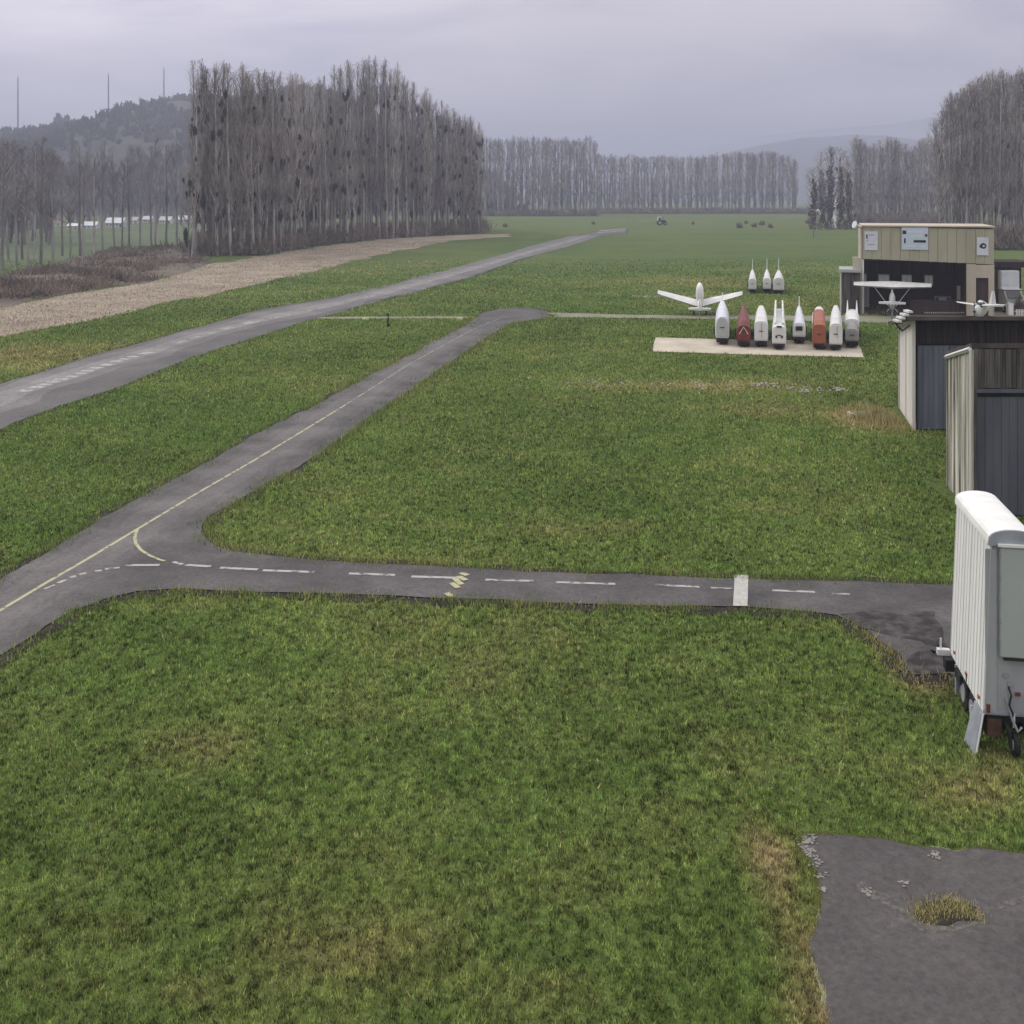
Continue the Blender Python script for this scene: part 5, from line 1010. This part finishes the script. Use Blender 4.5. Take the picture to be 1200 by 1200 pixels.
# ------------------------------------------------------------------ small things on the field
p = G(957, 281); t = thing('windsock', 'white windsock drooping on a pole left of the beige hangar', 'windsock', p)
MB().tube([(0, 0, 0), (0, 0, 5.4)], .05, 6).done('pole', 'grey_metal', t); MB().tube([(0, 0, 5.3), (-.6, 0, 5.5), (-1.2, 0, 5.55)], .04, 5).done('boom', 'white_paint', t)
MB().tube([(0.1, 0, 5.45), (.45, 0, 5.1), (.7, .1, 4.55)], [.34, .26, .16], 10).done('sock', 'white_paint', t)
p = G(953.5, 279); tag(MB().tube([p, p + Vector((0, 0, 3.6))], .05, 6).done('post', 'board_grey'), 'thin dark post just left of the windsock pole', 'post')
p = G(983, 267); t = thing('gable_house', 'narrow white gabled building half hidden among the ivy-clad trees', 'building', p)
MB().box((0, 1.5, 2.6), (1.5, 3, 5.2)).done('wall', 'house_wall', t); MB().loft([[(-.85, y, 5.2), (.85, y, 5.2), (0, y, 7.0)] for y in (-.1, 3.1)]).done('roof', 'house_wall', t)
f = MB().box((.12, -.03, 3.3), (.5, .06, 1.5)).done('window', 'white_paint', t); MB().box((.12, -.07, 3.3), (.4, .04, 1.4)).done('pane', 'glass', f); MB().box((-.1, -.04, 1.0), (.7, .05, 2.0)).done('door', 'tarp', t)
p = G(775.5, 264); t = thing('tractor', 'small dark tractor with a white panel far off beyond the runway end', 'tractor', p)
MB().box((-.7, 0, 1.6), (.75, 1.6, 1.5)).done('cab', 'white_paint', t, bevel=.06); MB().box((-.7, -.82, 1.7), (.55, .04, .8)).done('windscreen', 'glass', t)
MB().loft([[(-.3, y, .7) for y in (-.5, .5)] + [(-.3, y, 1.5) for y in (.5, -.5)], [(1.2, y, .7) for y in (-.4, .4)] + [(1.2, y, 1.3) for y in (.4, -.4)]]).done('bonnet', 'black', t)
MB().tube([(.4, 0, 1.4), (.4, 0, 2.3)], .06, 6).done('exhaust', 'black', t)
for x_, r_ in ((-.6, .75), (.95, .5)):
    for s2 in (-1, 1):
        o = wheel(t, (x_, s2 * .7, r_), r_, .3); o.rotation_euler = (0, 0, R(90))
p = G(699.5, 250); t = thing('hut', 'tiny pale hut before the gap between the two far poplar belts', 'hut', p)
MB().box((0, 1, 1.1), (2.3, 2, 2.2)).done('wall', 'concrete', t); MB().loft([[(-1.3, y, 2.2), (1.3, y, 2.2), (0, y, 3.0)] for y in (-.2, 2.2)]).done('roof', 'roof_tile', t); MB().box((.3, -.03, .9), (.7, .06, 1.7)).done('door', 'board_dark', t)
p = G(454.5, 383); t = thing('marker_post', 'black marker post with a round head between runway and taxiway', 'marker', p)
MB().tube([(0, 0, 0), (0, 0, .35), (.03, 0, .62)], [.09, .06, .035], 8).done('post', 'black', t); MB().tube([(.0, -.02, .74), (.0, .02, .74)], .085, 12).done('head', 'black', t); MB().box((.06, .0, .1), (.22, .16, .12)).done('foot', 'soil', t)
for px, lab in ((429, 'pale edge marker at the runway end of the thin link path'), (539, 'pale edge marker at the taxiway end of the thin link path')):
    p = G(px, 374); o = MB().box((0, 0, .05), (.42, .8, .09), taper=.8).done('edge_marker', 'line_yellow'); o.location = p; tag(o, lab, 'marker', 'pale markers on the link path')
# concrete manhole cover in bare earth near the brown hangar
p = G(1010, 488); t = thing('manhole', 'low concrete manhole surround in dry grass near the brown hangar', 'manhole', p)
MB().box((-.05, 0, .07), (.85, .5, .14)).done('surround', 'concrete', t); MB().box((-.05, 0, .155), (.6, .34, .03)).done('lid', 'pale_path', t); MB().box((.62, .05, .08), (.4, .5, .16)).done('dark_pit_edge', 'soil', t)
X = rng.normal(G(1035, 490).x, .55, 5000); Y = rng.normal(G(1035, 490).y, .9, 5000); ok = ~((X > 13.65) & (Y > 37.8)); X, Y = X[ok], Y[ok]; n = len(X)
o = blades('dead_stalks', X, Y, .08 + .35 * rng.random(n) ** 2, .03, bpy.data.materials['grass_blade'], np.clip(rng.normal(.85, .2, n), 0, 1), np.clip(rng.normal(.9, .35, n), .2, 2)); o['kind'] = 'stuff'
# row of pale stones across the grass
lab_ = []
XS, YS, RS = [], [], []
for px, py, k, sp in [(694, 449, 10, 8), (700, 452, 8, 5), (735, 450, 8, 12), (817, 449, 12, 10), (822, 456, 8, 7), (890, 452, 26, 8), (905, 453, 18, 9), (930, 456, 16, 8), (945, 458, 16, 7), (960, 457, 10, 4), (983, 457, 26, 8), (670, 449, 5, 10), (780, 451, 6, 16), (860, 452, 8, 12), (615, 448, 4, 12)]:
    for q in range(k):
        g_ = G(px + random.gauss(0, sp * .6), py + random.gauss(0, 1.8)); XS.append(g_.x); YS.append(g_.y); RS.append(.018 + .035 * random.random())
b = MB()
for x_, y_, r_ in zip(XS, YS, RS):
    rr_ = bmesh.ops.create_icosphere(b.bm, subdivisions=1, radius=r_); a = random.random() * 3
    for v_ in rr_['verts']: v_.co = Vector((v_.co.x * 1.5 + x_, v_.co.y * 1.3 + y_, v_.co.z * .9 + .05)) + Vector((random.gauss(0, 1), random.gauss(0, 1), random.gauss(0, 1))) * r_ * .15
o = b.done('chalk_stones', mat('chalk', (.30, .28, .23), .9, (.45, .43, .37), 3)); o['kind'] = 'stuff'
# bright rubble at the ragged apron corner
b = MB()
for px, py in [(944, 985), (948, 990), (943, 995), (950, 1000), (955, 1008), (946, 1003), (958, 1016), (952, 984), (941, 990), (1095, 1004), (1098, 1007), (1012, 1048), (1017, 1050), (1060, 1040), (962, 1030), (965, 1045)]:
    for q in range(14):
        g_ = G(px + random.gauss(0, 3.5), py + random.gauss(0, 2)); rr_ = bmesh.ops.create_icosphere(b.bm, subdivisions=1, radius=.005 + .011 * random.random())
        for v_ in rr_['verts']: v_.co = Vector((v_.co.x * 1.6 + g_.x, v_.co.y * 1.4 + g_.y, v_.co.z * .7 + .038))
o = b.done('rubble', mat('rubble_grey', (.20, .19, .17), .9, (.30, .28, .25), 9)); o['kind'] = 'stuff'

# ------------------------------------------------------------------ the air
hz = MB().box((0, 2450, 99), (6800, 5900, 202)).done('haze'); hz['kind'] = 'stuff'
hm = bpy.data.materials.new('haze_air'); hm.use_nodes = True; ht = hm.node_tree; ht.nodes.clear()
ho = ht.nodes.new('ShaderNodeOutputMaterial'); pv = ht.nodes.new('ShaderNodeVolumePrincipled'); pv.inputs['Density'].default_value = 0.00080
pv.inputs['Color'].default_value = (0.74, 0.80, 1.0, 1); pv.inputs['Anisotropy'].default_value = 0.1
ht.links.new(pv.outputs[0], ho.inputs['Volume']); hz.data.materials.append(hm)
